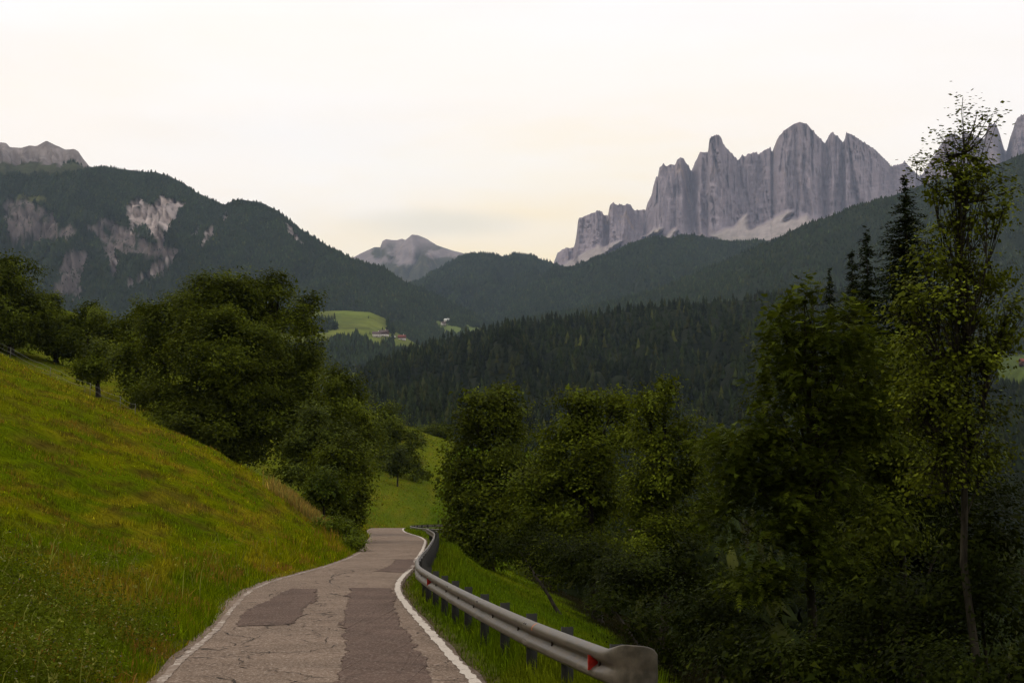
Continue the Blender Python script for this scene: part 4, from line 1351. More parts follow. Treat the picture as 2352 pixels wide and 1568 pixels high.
NLEAF = [0]
DENS = 3.7
def leafy_tree(name, label, cat, d, base_px, lobes, tint=(0.050, 0.066, 0.007), dens=1.0, rs=0.5, per=22, size=0.17, kind='simple', seed=1, bark='bark', trunk_r=0.16, group=None, base=None, branches=0.35, aspect=0.6, yellow=0.25, twig=True, var=0.28, shell=0.45, extra=None, limb_k=0.36, core=0.4, twig_paths=()):
    r = np.random.default_rng(seed)
    if base is None:
        a, _ = ray(base_px, 1100)
        bx, by = float(a * d), float(d)
        g, _ = gz(np.array([bx]), np.array([by]))
        base = np.array([bx, by, g[0] - 0.15])
    root = obj(name, None, None, tuple(base))
    tag(root, label, cat, group)
    pts, outd, ids, tones = sprays(lobes, d, r, dens * DENS, rs, shell)
    if extra is not None:
        pts = np.concatenate([pts, extra[0]]); outd = np.concatenate([outd, extra[1]]); ids = np.concatenate([ids, np.full(len(extra[0]), -1)]); tones = np.concatenate([tones, np.ones(len(extra[0]))])
    g, _ = gz(pts[:, 0], pts[:, 1], False)
    k = pts[:, 2] > g + 0.06
    pts, outd, ids, tones = pts[k], outd[k], ids[k], tones[k]
    lc = np.array([P(lb[0], lb[1], d + (lb[4] if len(lb) > 4 else 0.0)) for lb in lobes])
    kc = (ids >= 0) & (r.random(len(pts)) < core)
    cpts = lc[ids[kc]] + (pts[kc] - lc[ids[kc]]) * 0.70
    core_mesh = crown_simple(cpts, outd[kc], r, max(4, per // 3) if kind == 'simple' else 5, rs, size * 1.9 if kind == 'simple' else size * 0.8, tint, 0.75, var, 0.1, True)
    if kind == 'simple':
        V, F, C = crown_simple(pts, outd, r, per, rs, size, tint, aspect * (1.25 if d > 85 else 1), var, yellow, d > 85)
    else:
        V, F, C = crown_pinnate(pts, outd, r, per, rs, size, tint, yellow=yellow)
    C = C * (np.tile(np.repeat(tones, per), len(C) // (len(tones) * per))[:, None] if kind != 'simple' else np.repeat(tones, len(C) // len(tones))[:, None])
    NLEAF[0] += len(F) + len(core_mesh[1])
    obj('crown', mesh_np('crown', np.concatenate([V, core_mesh[0]]) - base, [F, core_mesh[1] + len(V)], np.concatenate([C, core_mesh[2]]), False, [M['leaf']]), root)
    # trunk, limbs and twigs
    cen = []
    for lb in lobes:
        dz = lb[4] if len(lb) > 4 else 0.0
        cen.append(P(lb[0], lb[1], d + dz))
    cen = np.array(cen)
    top = cen[np.argmax(cen[:, 2])]
    mb = MB()
    n = 14
    tt = np.linspace(0, 1, n)[:, None]
    H = top[2] - base[2]
    ctr = cen.mean(0)
    mid = np.array([ctr[0] * 0.2 + base[0] * 0.4 + top[0] * 0.4, ctr[1] * 0.2 + base[1] * 0.4 + top[1] * 0.4, base[2] + H * 0.5])
    tp = base * (1 - tt) ** 2 + 2 * mid * tt * (1 - tt) + top * tt ** 2
    tp[1:-1, :2] += r.normal(0, 0.006 * H, (n - 2, 2)) * np.sin(tt[1:-1] * pi)
    tr = trunk_r * (1 - tt[:, 0]) ** 0.8 + 0.012
    tr[0] *= 1.35
    mb.tube(tp - base, tr, 8)
    limb = []
    for c in cen:
        f = np.clip(0.30 + 0.6 * (c[2] - base[2]) / (H + 1e-6) - 0.18, 0.12, 0.9)
        a = np.array([np.interp(f, tt[:, 0], tp[:, k]) for k in range(3)])
        m = (a + c) / 2 + np.array([0, 0, -0.08 * np.linalg.norm(c - a)]) + r.normal(0, 0.06 * np.linalg.norm(c - a), 3)
        q = np.linspace(0, 1, 7)[:, None]
        lp = a * (1 - q) ** 2 + 2 * m * q * (1 - q) + c * q ** 2
        mb.tube(lp - base, np.linspace(trunk_r * limb_k, trunk_r * 0.1, 7), 5)
        limb.append(lp)
    for w in twig_paths:
        k0 = tp[np.argmin(np.linalg.norm(tp - (w[0] - np.array([0, 0, 0.7])), axis=1))]
        wp = np.concatenate([[k0], [(k0 + w[0]) / 2 + r.normal(0, 0.03, 3)], w])
        mb.tube(wp - base, np.linspace(0.016, 0.005, len(wp)), 4, cap=False)
    if twig:
        pick = np.where(r.random(len(pts)) < branches / DENS)[0]
        for i in pick:
            src = limb[ids[i]] if ids[i] >= 0 else tp[-4:]
            a = src[r.integers(len(src) // 2, len(src))]
            c = pts[i]
            m = (a + c) / 2 + np.array([0, 0, -0.06 * np.linalg.norm(c - a)])
            mb.tube(np.array([a, m, c]) - base, [trunk_r * 0.12 + 0.004, trunk_r * 0.07 + 0.003, 0.004], 3, cap=False)
    obj('trunk', mb.mesh('trunk', [M[bark]], True), root)
    return root

DARK = (0.058, 0.075, 0.007)
MIDG = (0.040, 0.054, 0.006)
# big tree left of the road
leafy_tree('leafy_tree', 'huge round dark tree behind the grassy crest left of the road', 'tree', 135, 520,
    [(520, 760, 130, 110, 0), (430, 735, 95, 70, 2), (365, 735, 60, 60, 0), (600, 700, 85, 70, 1), (555, 665, 90, 48, 0), (480, 672, 75, 42, -1), (640, 660, 35, 35, 0), (695, 745, 50, 52, 0), (715, 700, 26, 24, 0), (655, 850, 85, 100, 0), (560, 880, 130, 110, -3), (450, 880, 120, 110, -1), (370, 830, 55, 70, 2), (520, 985, 150, 80, -4), (640, 990, 90, 80, -5), (312, 905, 28, 22, 0), (420, 975, 85, 50, -3), (700, 860, 45, 80, 0), (385, 925, 62, 60, -2), (500, 810, 130, 100, -4), (600, 800, 90, 90, -3), (690, 930, 60, 70, -3)],
    tint=DARK, dens=0.95, rs=0.75, per=32, size=0.205, seed=11, trunk_r=0.45, yellow=0.30, branches=0.25)
leafy_tree('leafy_tree', 'dark tree whose top rises just right of the huge round tree', 'tree', 126, 800,
    [(775, 880, 45, 45, 0), (800, 930, 60, 70, 0), (835, 985, 40, 70, 3), (760, 960, 60, 80, 0), (800, 1040, 70, 70, 0)], tint=DARK, dens=0.9, rs=0.7, per=32, size=0.190, seed=12, trunk_r=0.25)
leafy_tree('leafy_tree', 'dark tree group edge beyond the bend with dense low crown', 'tree', 258, 905,
    [(880, 965, 40, 40, 0), (905, 1010, 45, 55, 0), (945, 1030, 30, 45, 0), (950, 1075, 25, 30, 0), (870, 1030, 30, 45, 4), (905, 1075, 30, 30, 0)], tint=DARK, dens=0.9, rs=0.95, per=26, size=0.288, seed=13, trunk_r=0.25, branches=0.1)
leafy_tree('small_tree', 'small dark tree with a thin trunk on the slope beyond the bend', 'tree', 245, 913,
    [(915, 1055, 24, 26, 0), (905, 1068, 18, 18, 0), (928, 1064, 18, 20, 0)], tint=(0.034, 0.046, 0.010), dens=1.0, rs=0.7, per=20, size=0.3, seed=14, trunk_r=0.13, branches=0.1)
leafy_tree('leafy_shrub', 'shrub at the top edge of the far grass slope', 'shrub', 352, 985,
    [(985, 992, 26, 16, 0), (1015, 985, 24, 18, 0), (1000, 1000, 34, 14, 0)], tint=MIDG, dens=0.9, rs=1.1, per=20, size=0.45, seed=15, trunk_r=0.15, branches=0.05)
leafy_tree('leafy_shrub', 'small round shrub on the far grass slope', 'shrub', 266, 970,
    [(975, 1090, 12, 13, 0), (966, 1098, 12, 10, 0)], tint=DARK, dens=1.0, rs=0.6, per=20, size=0.3, seed=16, trunk_r=0.08, branches=0.1)
# in front of the big tree
leafy_tree('leafy_tree', 'pointed greyish green tree between the bank and the huge round tree', 'tree', 104, 715,
    [(712, 965, 34, 32, 0), (690, 1005, 42, 45, 0), (745, 995, 38, 40, 0), (720, 1050, 62, 55, 0), (780, 1000, 24, 40, 1), (690, 1085, 60, 34, 0)], tint=(0.056, 0.074, 0.014), dens=0.95, rs=0.6, per=32, size=0.160, seed=17, trunk_r=0.2)
leafy_tree('leafy_tree', 'dark drooping tree leaning over the left side of the bend', 'tree', 98, 800,
    [(800, 1045, 50, 55, 0), (825, 1090, 38, 55, 0), (785, 1100, 60, 55, 0), (810, 1140, 42, 32, 0), (755, 1060, 45, 40, 1), (800, 1165, 44, 26, 0), (745, 1110, 50, 45, 2), (795, 1196, 46, 24, 0), (755, 1165, 40, 30, 0)], tint=DARK, dens=1.0, rs=0.55, per=32, size=0.144, seed=18, trunk_r=0.2)
leafy_tree('leafy_shrub', 'bright round bush beside the straw coloured weeds', 'shrub', 92, 745,
    [(745, 1108, 32, 30, 0), (760, 1135, 30, 26, 0), (730, 1128, 26, 24, 0)], tint=(0.045, 0.068, 0.008), dens=1.0, rs=0.42, per=22, size=0.15, seed=19, trunk_r=0.07)
leafy_tree('leafy_shrub', 'low fresh green weeds bulging over the left road edge at the bend', 'shrub', 79, 800,
    [(800, 1228, 36, 24, 0), (818, 1240, 14, 14, -1), (768, 1205, 40, 28, 1), (815, 1248, 26, 14, -2)], tint=(0.075, 0.105, 0.008), dens=1.0, rs=0.3, per=26, size=0.10, seed=26, trunk_r=0.03, branches=0.3, yellow=0.3)
# upper left
leafy_tree('small_tree', 'small round dark tree standing alone on the upper left pasture', 'tree', 165, 220,
    [(218, 830, 44, 38, 0), (222, 800, 30, 24, 0), (205, 850, 34, 24, 0), (240, 852, 32, 22, 0)], tint=DARK, dens=1.0, rs=0.8, per=26, size=0.240, seed=20, trunk_r=0.28, branches=0.2)
leafy_tree('leafy_tree', 'tall dark tree cut by the left edge of the picture', 'tree', 188, 15,
    [(20, 620, 48, 48, 0), (-20, 650, 60, 70, 0), (50, 660, 48, 50, 0), (10, 710, 90, 60, 0), (70, 720, 45, 55, 0), (-60, 700, 70, 90, 0), (20, 755, 80, 34, 0), (80, 775, 45, 28, 0)], tint=DARK, dens=0.9, rs=0.95, per=26, size=0.272, seed=21, trunk_r=0.4, branches=0.15)
leafy_tree('leafy_tree', 'dark pointed tree second from the left edge', 'tree', 192, 120,
    [(118, 700, 28, 34, 0), (128, 745, 42, 45, 0), (100, 755, 40, 35, 0), (125, 795, 50, 28, 0)], tint=DARK, dens=0.95, rs=0.9, per=26, size=0.264, seed=22, trunk_r=0.3, branches=0.15)
leafy_tree('leafy_tree', 'dark bushy tree behind the small round pasture tree', 'tree', 190, 200,
    [(195, 725, 40, 32, 0), (230, 735, 40, 38, 0), (180, 765, 48, 38, 0), (260, 770, 40, 40, 0), (165, 808, 48, 28, 0), (265, 820, 36, 36, 0)], tint=DARK, dens=0.95, rs=0.9, per=26, size=0.264, seed=23, trunk_r=0.3, branches=0.15)
leafy_tree('leafy_tree', 'dark tree filling the gap left of the huge round tree', 'tree', 160, 300,
    [(305, 770, 42, 55, 0), (290, 830, 40, 38, 0), (325, 820, 36, 45, 0), (330, 720, 28, 38, 0), (300, 865, 34, 34, 0), (340, 880, 34, 45, 0)], tint=DARK, dens=0.95, rs=0.8, per=26, size=0.240, seed=24, trunk_r=0.28, branches=0.15)
# right of the road, below the rail
leafy_tree('ash_tree', 'ash tree nearest the far guardrail with a domed feathery crown', 'tree', 90, 1125,
    [(1130, 930, 62, 48, 0), (1075, 960, 38, 48, 0), (1190, 975, 42, 58, 0), (1120, 1030, 100, 75, 0), (1050, 1075, 42, 62, 0), (1120, 1120, 105, 80, 0), (1060, 1175, 52, 55, 0), (1150, 1200, 100, 60, 0), (1215, 1060, 32, 50, 0), (1075, 1235, 62, 42, 0), (1170, 1260, 100, 46, 0), (1085, 905, 22, 18, 0), (1160, 898, 20, 16, 0)],
    tint=(0.060, 0.077, 0.008), dens=0.85, rs=0.62, per=32, size=0.167, seed=31, trunk_r=0.22, branches=0.3, yellow=0.3)
leafy_tree('ash_tree', 'broad ash tree with bright top in the middle of the right hand row', 'tree', 76, 1370,
    [(1345, 918, 48, 32, 0), (1415, 920, 36, 30, 0), (1300, 925, 20, 16, 0), (1340, 975, 70, 50, 0), (1425, 985, 55, 60, 0), (1285, 1020, 50, 55, 0), (1370, 1060, 90, 70, 0), (1215, 1125, 55, 45, 0), (1275, 1110, 60, 60, 0), (1340, 1150, 110, 70, 0), (1230, 1190, 75, 60, 0), (1330, 1240, 110, 60, 0), (1290, 1300, 90, 46, 0)],
    tint=(0.074, 0.095, 0.007), dens=0.85, rs=0.52, per=32, size=0.144, seed=32, trunk_r=0.24, branches=0.3, yellow=0.38)
leafy_tree('ash_tree', 'ash tree with two pointed tops right of the broad ash', 'tree', 72, 1520,
    [(1472, 905, 16, 28, 0), (1480, 950, 28, 30, 0), (1525, 888, 24, 30, 0), (1530, 935, 42, 36, 0), (1565, 985, 42, 48, 0), (1500, 1000, 55, 55, 0), (1595, 1030, 28, 50, 0), (1530, 1080, 85, 70, 0), (1480, 1130, 70, 80, 0), (1570, 1160, 65, 80, 0), (1490, 1230, 95, 60, 0)],
    tint=(0.072, 0.093, 0.007), dens=0.85, rs=0.5, per=32, size=0.137, seed=33, trunk_r=0.22, branches=0.3, yellow=0.36)
leafy_tree('ash_tree', 'near ash tree with drooping compound leaves in front of the spruces', 'tree', 43, 1870,
    [(1848, 690, 38, 36, 0), (1790, 735, 42, 34, 0), (1955, 725, 36, 36, 0), (1880, 770, 90, 48, 0), (1795, 815, 52, 48, 0), (1940, 800, 62, 60, 0), (1860, 860, 100, 60, 0), (1780, 925, 52, 36, 0), (1880, 960, 110, 70, 0), (1715, 1005, 72, 42, 0), (1800, 1050, 90, 60, 0), (1690, 1080, 55, 50, 0), (1900, 1090, 110, 80, 0), (1680, 1180, 60, 60, 0), (1790, 1180, 110, 80, 0), (1740, 1320, 100, 80, 0), (1880, 1250, 110, 90, 0), (1700, 1045, 85, 62, 1), (1770, 1120, 95, 70, 1), (1990, 860, 70, 70, 1), (1960, 960, 90, 70, 1)],
    tint=(0.056, 0.076, 0.007), dens=1.25, rs=0.40, per=6, size=0.27, kind='pinnate', seed=34, trunk_r=0.15, branches=0.3, yellow=0.28)
leafy_tree('ash_tree', 'dark leafy tree between the near ash and the tall aspen', 'tree', 47, 2040,
    [(2030, 900, 70, 80, 0), (2010, 1020, 90, 90, 0), (2080, 1090, 90, 100, 0), (2020, 1200, 110, 100, 0), (2090, 800, 40, 60, 0)],
    tint=DARK, dens=1.05, rs=0.42, per=16, size=0.14, seed=35, trunk_r=0.14, branches=0.3)
# tall aspen with thin twigs against the sky
r = np.random.default_rng(5)
ep, eo, TW = [], [], []
for path_ in ([(2214, 330), (2212, 290), (2208, 255), (2212, 226)], [(2225, 320), (2240, 280), (2245, 255)], [(2240, 340), (2270, 300), (2300, 264)], [(2190, 340), (2165, 320), (2155, 305)], [(2175, 350), (2150, 350), (2135, 365)], [(2232, 300), (2262, 272), (2282, 262)], [(2105, 410), (2106, 380), (2100, 360)], [(2190, 330), (2186, 305)], [(2320, 440), (2345, 425)], [(2300, 420), (2305, 385)]):
    pp = np.array([P(x, y, 36) for x, y in path_]); TW.append(pp)
    q = np.linspace(0, 1, 4 * (len(pp) - 1) + 1) * (len(pp) - 1)
    for s_ in q:
        ep.append([np.interp(s_, np.arange(len(pp)), pp[:, k]) for k in range(3)]); eo.append([0, 0, 1.0])
extra = (np.array(ep) + r.normal(0, 0.02, (len(ep), 3)), np.array(eo))
asp = leafy_tree('aspen_tree', 'tall slender aspen with sparse twigs against the sky at the right edge', 'tree', 36, 2212,
    [(2215, 352, 34, 26, 0, .6), (2190, 385, 50, 36, 0, .8), (2245, 395, 36, 36, 0, .8), (2205, 440, 66, 40, 0, .9), (2140, 430, 34, 40, 0, .5), (2235, 500, 66, 40, 0, .8), (2305, 480, 30, 60, 0, .6), (2165, 520, 46, 36, 0, .6), (2130, 590, 50, 52, 0, .9), (2195, 610, 56, 50, 0, .7), (2275, 610, 62, 70, 0, .9), (2110, 690, 54, 60, 0), (2200, 710, 85, 55, 0), (2310, 730, 62, 80, 0), (2160, 810, 90, 65, 0), (2260, 840, 70, 70, 0), (2120, 920, 80, 70, 0), (2220, 960, 80, 80, 0), (2270, 1040, 46, 70, 0), (2150, 1060, 90, 80, 0)],
    tint=(0.082, 0.100, 0.010), dens=1.5, rs=0.32, per=10, size=0.092, seed=36, bark='bark_pale', trunk_r=0.105, branches=2.0, twig_paths=TW, aspect=0.85, yellow=0.34, extra=extra, limb_k=0.2, core=0.15)
# undergrowth below the right hand trees; near-black leaf tint paints in their shade
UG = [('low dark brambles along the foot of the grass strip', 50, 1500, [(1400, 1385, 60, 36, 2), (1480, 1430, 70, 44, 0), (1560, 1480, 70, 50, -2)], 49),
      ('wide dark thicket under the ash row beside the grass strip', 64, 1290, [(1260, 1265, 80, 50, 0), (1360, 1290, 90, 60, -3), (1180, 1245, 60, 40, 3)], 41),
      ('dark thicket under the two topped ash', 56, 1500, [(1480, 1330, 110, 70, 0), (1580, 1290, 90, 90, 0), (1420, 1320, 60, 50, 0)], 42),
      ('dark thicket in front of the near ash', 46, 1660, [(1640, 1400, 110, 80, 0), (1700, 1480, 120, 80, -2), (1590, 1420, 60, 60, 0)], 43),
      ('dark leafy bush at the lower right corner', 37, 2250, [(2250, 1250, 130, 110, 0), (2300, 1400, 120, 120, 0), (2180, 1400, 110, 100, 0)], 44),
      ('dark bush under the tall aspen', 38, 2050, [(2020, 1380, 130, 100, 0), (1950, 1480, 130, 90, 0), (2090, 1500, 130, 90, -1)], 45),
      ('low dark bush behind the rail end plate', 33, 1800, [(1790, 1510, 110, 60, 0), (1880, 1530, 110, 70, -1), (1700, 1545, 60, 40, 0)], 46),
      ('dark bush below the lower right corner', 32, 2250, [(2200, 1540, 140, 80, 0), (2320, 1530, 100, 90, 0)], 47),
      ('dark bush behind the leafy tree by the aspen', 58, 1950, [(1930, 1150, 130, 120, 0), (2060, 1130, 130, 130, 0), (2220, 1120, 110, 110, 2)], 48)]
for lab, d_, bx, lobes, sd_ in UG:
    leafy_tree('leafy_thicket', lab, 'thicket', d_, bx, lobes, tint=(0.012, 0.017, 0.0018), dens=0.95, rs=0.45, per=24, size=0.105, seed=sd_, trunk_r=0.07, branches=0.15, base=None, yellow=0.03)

# spruces
def spruce(label, apex, d, base_vy, half_w, seed, levels=26):
    r = np.random.default_rng(seed)
    top = P(apex[0], apex[1], d)
    g, _ = gz(np.array([top[0]]), np.array([d]))
    base = np.array([top[0], d, g[0] - 0.2])
    H = top[2] - base[2]
    Rm = half_w / FV * d
    root = obj('spruce_tree', None, None, tuple(base)); tag(root, label, 'spruce tree')
    tb = MB()
    tb.tube(np.array([[0, 0, 0], [0.03, 0, H * 0.5], [0, 0, H]]), [0.2, 0.12, 0.01], 8)
    Cs, Ts, Ns, Ls = [], [], [], []
    vis = P(apex[0], base_vy, d)[2] - base[2]       # height of the lowest full whorl
    zz = np.linspace(0, 1, levels) ** 0.92
    for f in zz:
        z0 = H - f * (H - max(1.0, vis * 0.3))
        R = Rm * min(1.5, 0.05 + ((H - z0) / max(1.0, H - vis)) ** 0.85) * (0.8 + 0.4 * r.random())
        for b in range(13):
            an = r.random() * 2 * pi
            Rb = R * (0.6 + 0.55 * r.random())
            n = max(4, int(Rb / 0.075)); z = z0 + r.normal(0, 0.5 * H / levels)
            q = np.linspace(0.05, 1, n)
            px_ = np.cos(an) * Rb * q; py_ = np.sin(an) * Rb * q
            pz = z + Rb * (0.10 * q - 0.42 * q ** 2 + 0.20 * q ** 3)
            tb.tube(np.array([[px_[0], py_[0], pz[0]], [px_[n // 2], py_[n // 2], pz[n // 2]], [px_[-1], py_[-1], pz[-1]]]), [0.02, 0.012, 0.004], 3, cap=False)
            for sg in (-1, 1, 0, 0):
                m = n
                c = np.stack([px_, py_, pz], 1) + r.normal(0, 0.03, (m, 3))
                side = np.array([-np.sin(an), np.cos(an), 0]) * sg
                tdir = side * 0.8 + np.array([np.cos(an), np.sin(an), 0]) * 0.7 + np.array([0, 0, -0.35 if sg else -0.9])
                Cs.append(c); Ts.append(tdir + r.normal(0, 0.22, (m, 3))); Ns.append(np.array([0, 0, 1.0]) + r.normal(0, 0.4, (m, 3)))
                Ls.append((0.40 * (1 - 0.45 * q) * (0.7 + 0.6 * r.random(m))) * (0.45 + 0.55 * f) * min(1, Rm / 1.2 + 0.3))
    C = np.concatenate(Cs); T = np.concatenate(Ts); Nn = np.concatenate(Ns); L = np.concatenate(Ls)
    colr = np.array([0.020, 0.029, 0.008]) * np.exp(r.normal(0, 0.3, len(C)))[:, None]
    V, F, cc = kites(C, T, Nn, L, L * 0.40, colr)
    NLEAF[0] += len(F)
    obj('crown', mesh_np('crown', V, F, cc, False, [M['needle']]), root)
    obj('trunk', tb.mesh('trunk', [M['bark']], True), root)
spruce('tallest dark spruce standing behind the aspen', (2078, 425), 62, 720, 115, 51, 60)
spruce('narrow dark spruce left of the tallest spruce', (1956, 588), 70, 720, 40, 52, 40)
spruce('short dark spruce tip furthest left of the spruces', (1906, 635), 74, 740, 36, 53, 36)
spruce('dark slender spruce leaning close to the tallest spruce', (1990, 545), 66, 720, 58, 54, 40)

# ------------------------------------------------------------------ grass and weeds
def blade_mesh(X, Y, Z, hgt, wid, lean, colr, r, segs=1):
    n = len(X)
    yaw = r.random(n) * 2 * pi
    la = r.random(n) * 2 * pi
    dx, dy = np.cos(yaw) * wid / 2, np.sin(yaw) * wid / 2
    lx, ly = np.cos(la) * lean * hgt, np.sin(la) * lean * hgt
    b0 = np.stack([X - dx, Y - dy, Z], 1); b1 = np.stack([X + dx, Y + dy, Z], 1)
    tip = np.stack([X + lx, Y + ly, Z + hgt * np.sqrt(np.clip(1 - 0.6 * lean ** 2, 0.15, 1))], 1)
    if segs == 1:
        V = np.stack([b0, b1, tip], 1).reshape(-1, 3)
        F = np.arange(3 * n).reshape(-1, 3)
        return V, [F], np.repeat(colr, 3, 0)
    m = np.stack([X + lx * 0.35, Y + ly * 0.35, Z + hgt * 0.62], 1)
    tip[:, 2] -= hgt * 0.18 * lean
    m0 = m - np.stack([dx, dy, 0 * dx], 1) * 0.75; m1 = m + np.stack([dx, dy, 0 * dx], 1) * 0.75
    V = np.stack([b0, b1, m1, m0, tip], 1).reshape(-1, 3)
    k = np.arange(n)[:, None] * 5
    return V, [k + np.array([[0, 1, 2, 3]]), k + np.array([[3, 2, 4]])], np.repeat(colr, 5, 0)

def pick_ground(n, seed, y0, y1, a0=-0.40, a1=0.40, pw=1.0):
    r = np.random.default_rng(seed)
    t = r.random(n)
    # density in proportion to what the view shows
    Y = 1.0 / (1 / y0 + (1 / y1 - 1 / y0) * t) if pw == 1 else y0 * (y1 / y0) ** t
    X = (a0 + (a1 - a0) * r.random(n)) * Y
    return X, Y, r

def grass_layer(name, label, n, seed, y0, y1, keep, height, width, a0=-0.40, a1=0.40, segs=1, pw=1.0, gain=1.0, lean=0.5, tintf=None):
    X, Y, r = pick_ground(n, seed, y0, y1, a0, a1, pw)
    L = np.interp(Y, RY, RL); R = np.interp(Y, RY, RR)
    Z, d = gz(X, Y)
    k = keep(X, Y, L, R, d) & (d > HW + np.where(X > R, 0.08, 0.10) + 0.16 * r.random(len(X)))
    X, Y, Z, L, R, d = X[k], Y[k], Z[k], L[k], R[k], d[k]
    hgt = height(X, Y, L, R, d, r); wid = width(Y) * (0.7 + 0.6 * r.random(len(X)))
    C = grass_col(X, Y, len(X), r.normal(0, 0.25, len(X))) * np.exp(r.normal(0, 0.36, len(X)))[:, None] * gain
    dry = (r.random(len(X)) < 0.5 * np.clip((fbm(X * 0.8, Y * 0.4, 3, 29) - 0.5) * 5, 0, 1))[:, None] * (X < L)[:, None]
    C = np.where(dry, np.array([0.22, 0.135, 0.022]) * np.exp(r.normal(0, 0.3, len(X)))[:, None], C)
    if tintf is not None: C = tintf(C, X, Y, L, r)
    V, F, cc = blade_mesh(X, Y, Z - 0.02, hgt, wid, np.abs(r.normal(0.25, lean, len(X))).clip(0, 1.1), C, r, segs)
    o = obj(name, mesh_np(name, V, F, cc, False, [M['blade']]))
    tag(o, label, None, None, 'stuff')
    return len(X)

clumpf = lambda X, Y, s: fbm(X * s, Y * s * 0.7, 3, 19)
grass_layer('mown_grass', 'short mown grass on the hillside left of the road', 260000, 61, 16, 190,
    lambda X, Y, L, R, d: (X < L),
    lambda X, Y, L, R, d, r: (0.03 + 0.11 * np.clip((clumpf(X, Y, 1.6) - 0.46) * 5, 0, 1) + 0.04 * r.random(len(X))) * (1 + 0.004 * Y) * (1 + 0.8 * (1 - sstep(0.5, 2.5, L - X))),
    lambda Y: 0.007 + 0.00055 * Y, a1=0.02, pw=2, lean=0.55)
grass_layer('tall_grass', 'tall rough grass on the bank beside the road', 120000, 62, 9, 118,
    lambda X, Y, L, R, d: (X < L) & (L - X < 1.5 + 2.6 * sstep(34, 18, Y) + 1.0 * clumpf(X, Y, 0.6)),
    lambda X, Y, L, R, d, r: (0.09 + 0.34 * np.clip(clumpf(X, Y, 1.1) - 0.25, 0, 1) + 0.10 * r.random(len(X))) * (0.55 + 0.45 * sstep(HW + 0.3, HW + 1.2, d)) * (1 + 1.3 * sstep(62, 80, Y)),
    lambda Y: 0.006 + 0.00035 * Y, a1=0.0, segs=2, pw=2, lean=0.42, gain=0.85)
grass_layer('verge_grass', 'grass growing round the guardrail posts', 95000, 63, 9, 130,
    lambda X, Y, L, R, d: (X > R) & (X - R < 1.9),
    lambda X, Y, L, R, d, r: 0.09 + (0.12 + 0.50 * np.clip(clumpf(X, Y, 1.3) - 0.25, 0, 1)) * sstep(HW + 0.3, HW + 0.9, d) + 0.10 * r.random(len(X)) * sstep(HW + 0.3, HW + 0.8, d),
    lambda Y: 0.006 + 0.0004 * Y, a0=-0.09, a1=0.16, segs=2, pw=2, lean=0.35, gain=0.95)
grass_layer('slope_grass', 'fresh green grass falling away right of the guardrail', 80000, 64, 12, 120,
    lambda X, Y, L, R, d: (X - R > 1.7) & (X - R < 16),
    lambda X, Y, L, R, d, r: 0.08 + 0.16 * np.clip(clumpf(X, Y, 0.8) - 0.25, 0, 1) + 0.07 * r.random(len(X)),
    lambda Y: 0.008 + 0.0005 * Y, a0=-0.08, a1=0.30, pw=2, lean=0.4, gain=0.95)
grass_layer('far_slope_grass', 'uneven grass on the slope beyond the bend', 60000, 65, 120, 380,
    lambda X, Y, L, R, d: np.ones(len(X), bool),
    lambda X, Y, L, R, d, r: 0.12 + 0.35 * np.clip(clumpf(X, Y, 0.35) - 0.3, 0, 1),
    lambda Y: 0.02 + 0.0004 * Y, a0=-0.13, a1=0.0, pw=2, lean=0.6)

# straw coloured weeds on the crest
def weeds_dry():
    r = np.random.default_rng(71)
    n = 5200
    vx = np.where(r.random(n) < 0.6, r.normal(672, 22, n), r.normal(722, 18, n)); dd = r.uniform(84, 95, n)
    a, _ = ray(vx, 1130)
    X, Y = a * dd, dd
    L = np.interp(Y, RY, RL)
    k = (L - X > 0.6) & (L - X < 7.5)
    X, Y = X[k], Y[k]; n = len(X)
    Z, _ = gz(X, Y)
    hgt = (0.3 + 0.6 * r.random(n)) * (0.5 + 0.6 * fbm(X * 0.9, Y * 0.9, 3, 2))
    base = np.array([0.27, 0.185, 0.05]); c2 = np.array([0.19, 0.175, 0.04])
    t = (r.random(n) < 0.35)[:, None]
    C = np.where(t, c2, base) * np.exp(r.normal(0, 0.3, n))[:, None]
    V, F, cc = blade_mesh(X, Y, Z - 0.03, hgt, np.full(n, 0.055), np.abs(r.normal(0.2, 0.22, n)), C, r, 2)
    c0 = np.array([X.mean(), Y.mean(), Z.mean()])
    o = obj('dry_weeds', mesh_np('dry_weeds', V - c0, F, cc, False, [M['blade']]), None, tuple(c0))
    tag(o, 'straw coloured tall weeds on the crest of the bank', None, None, 'stuff')
weeds_dry()

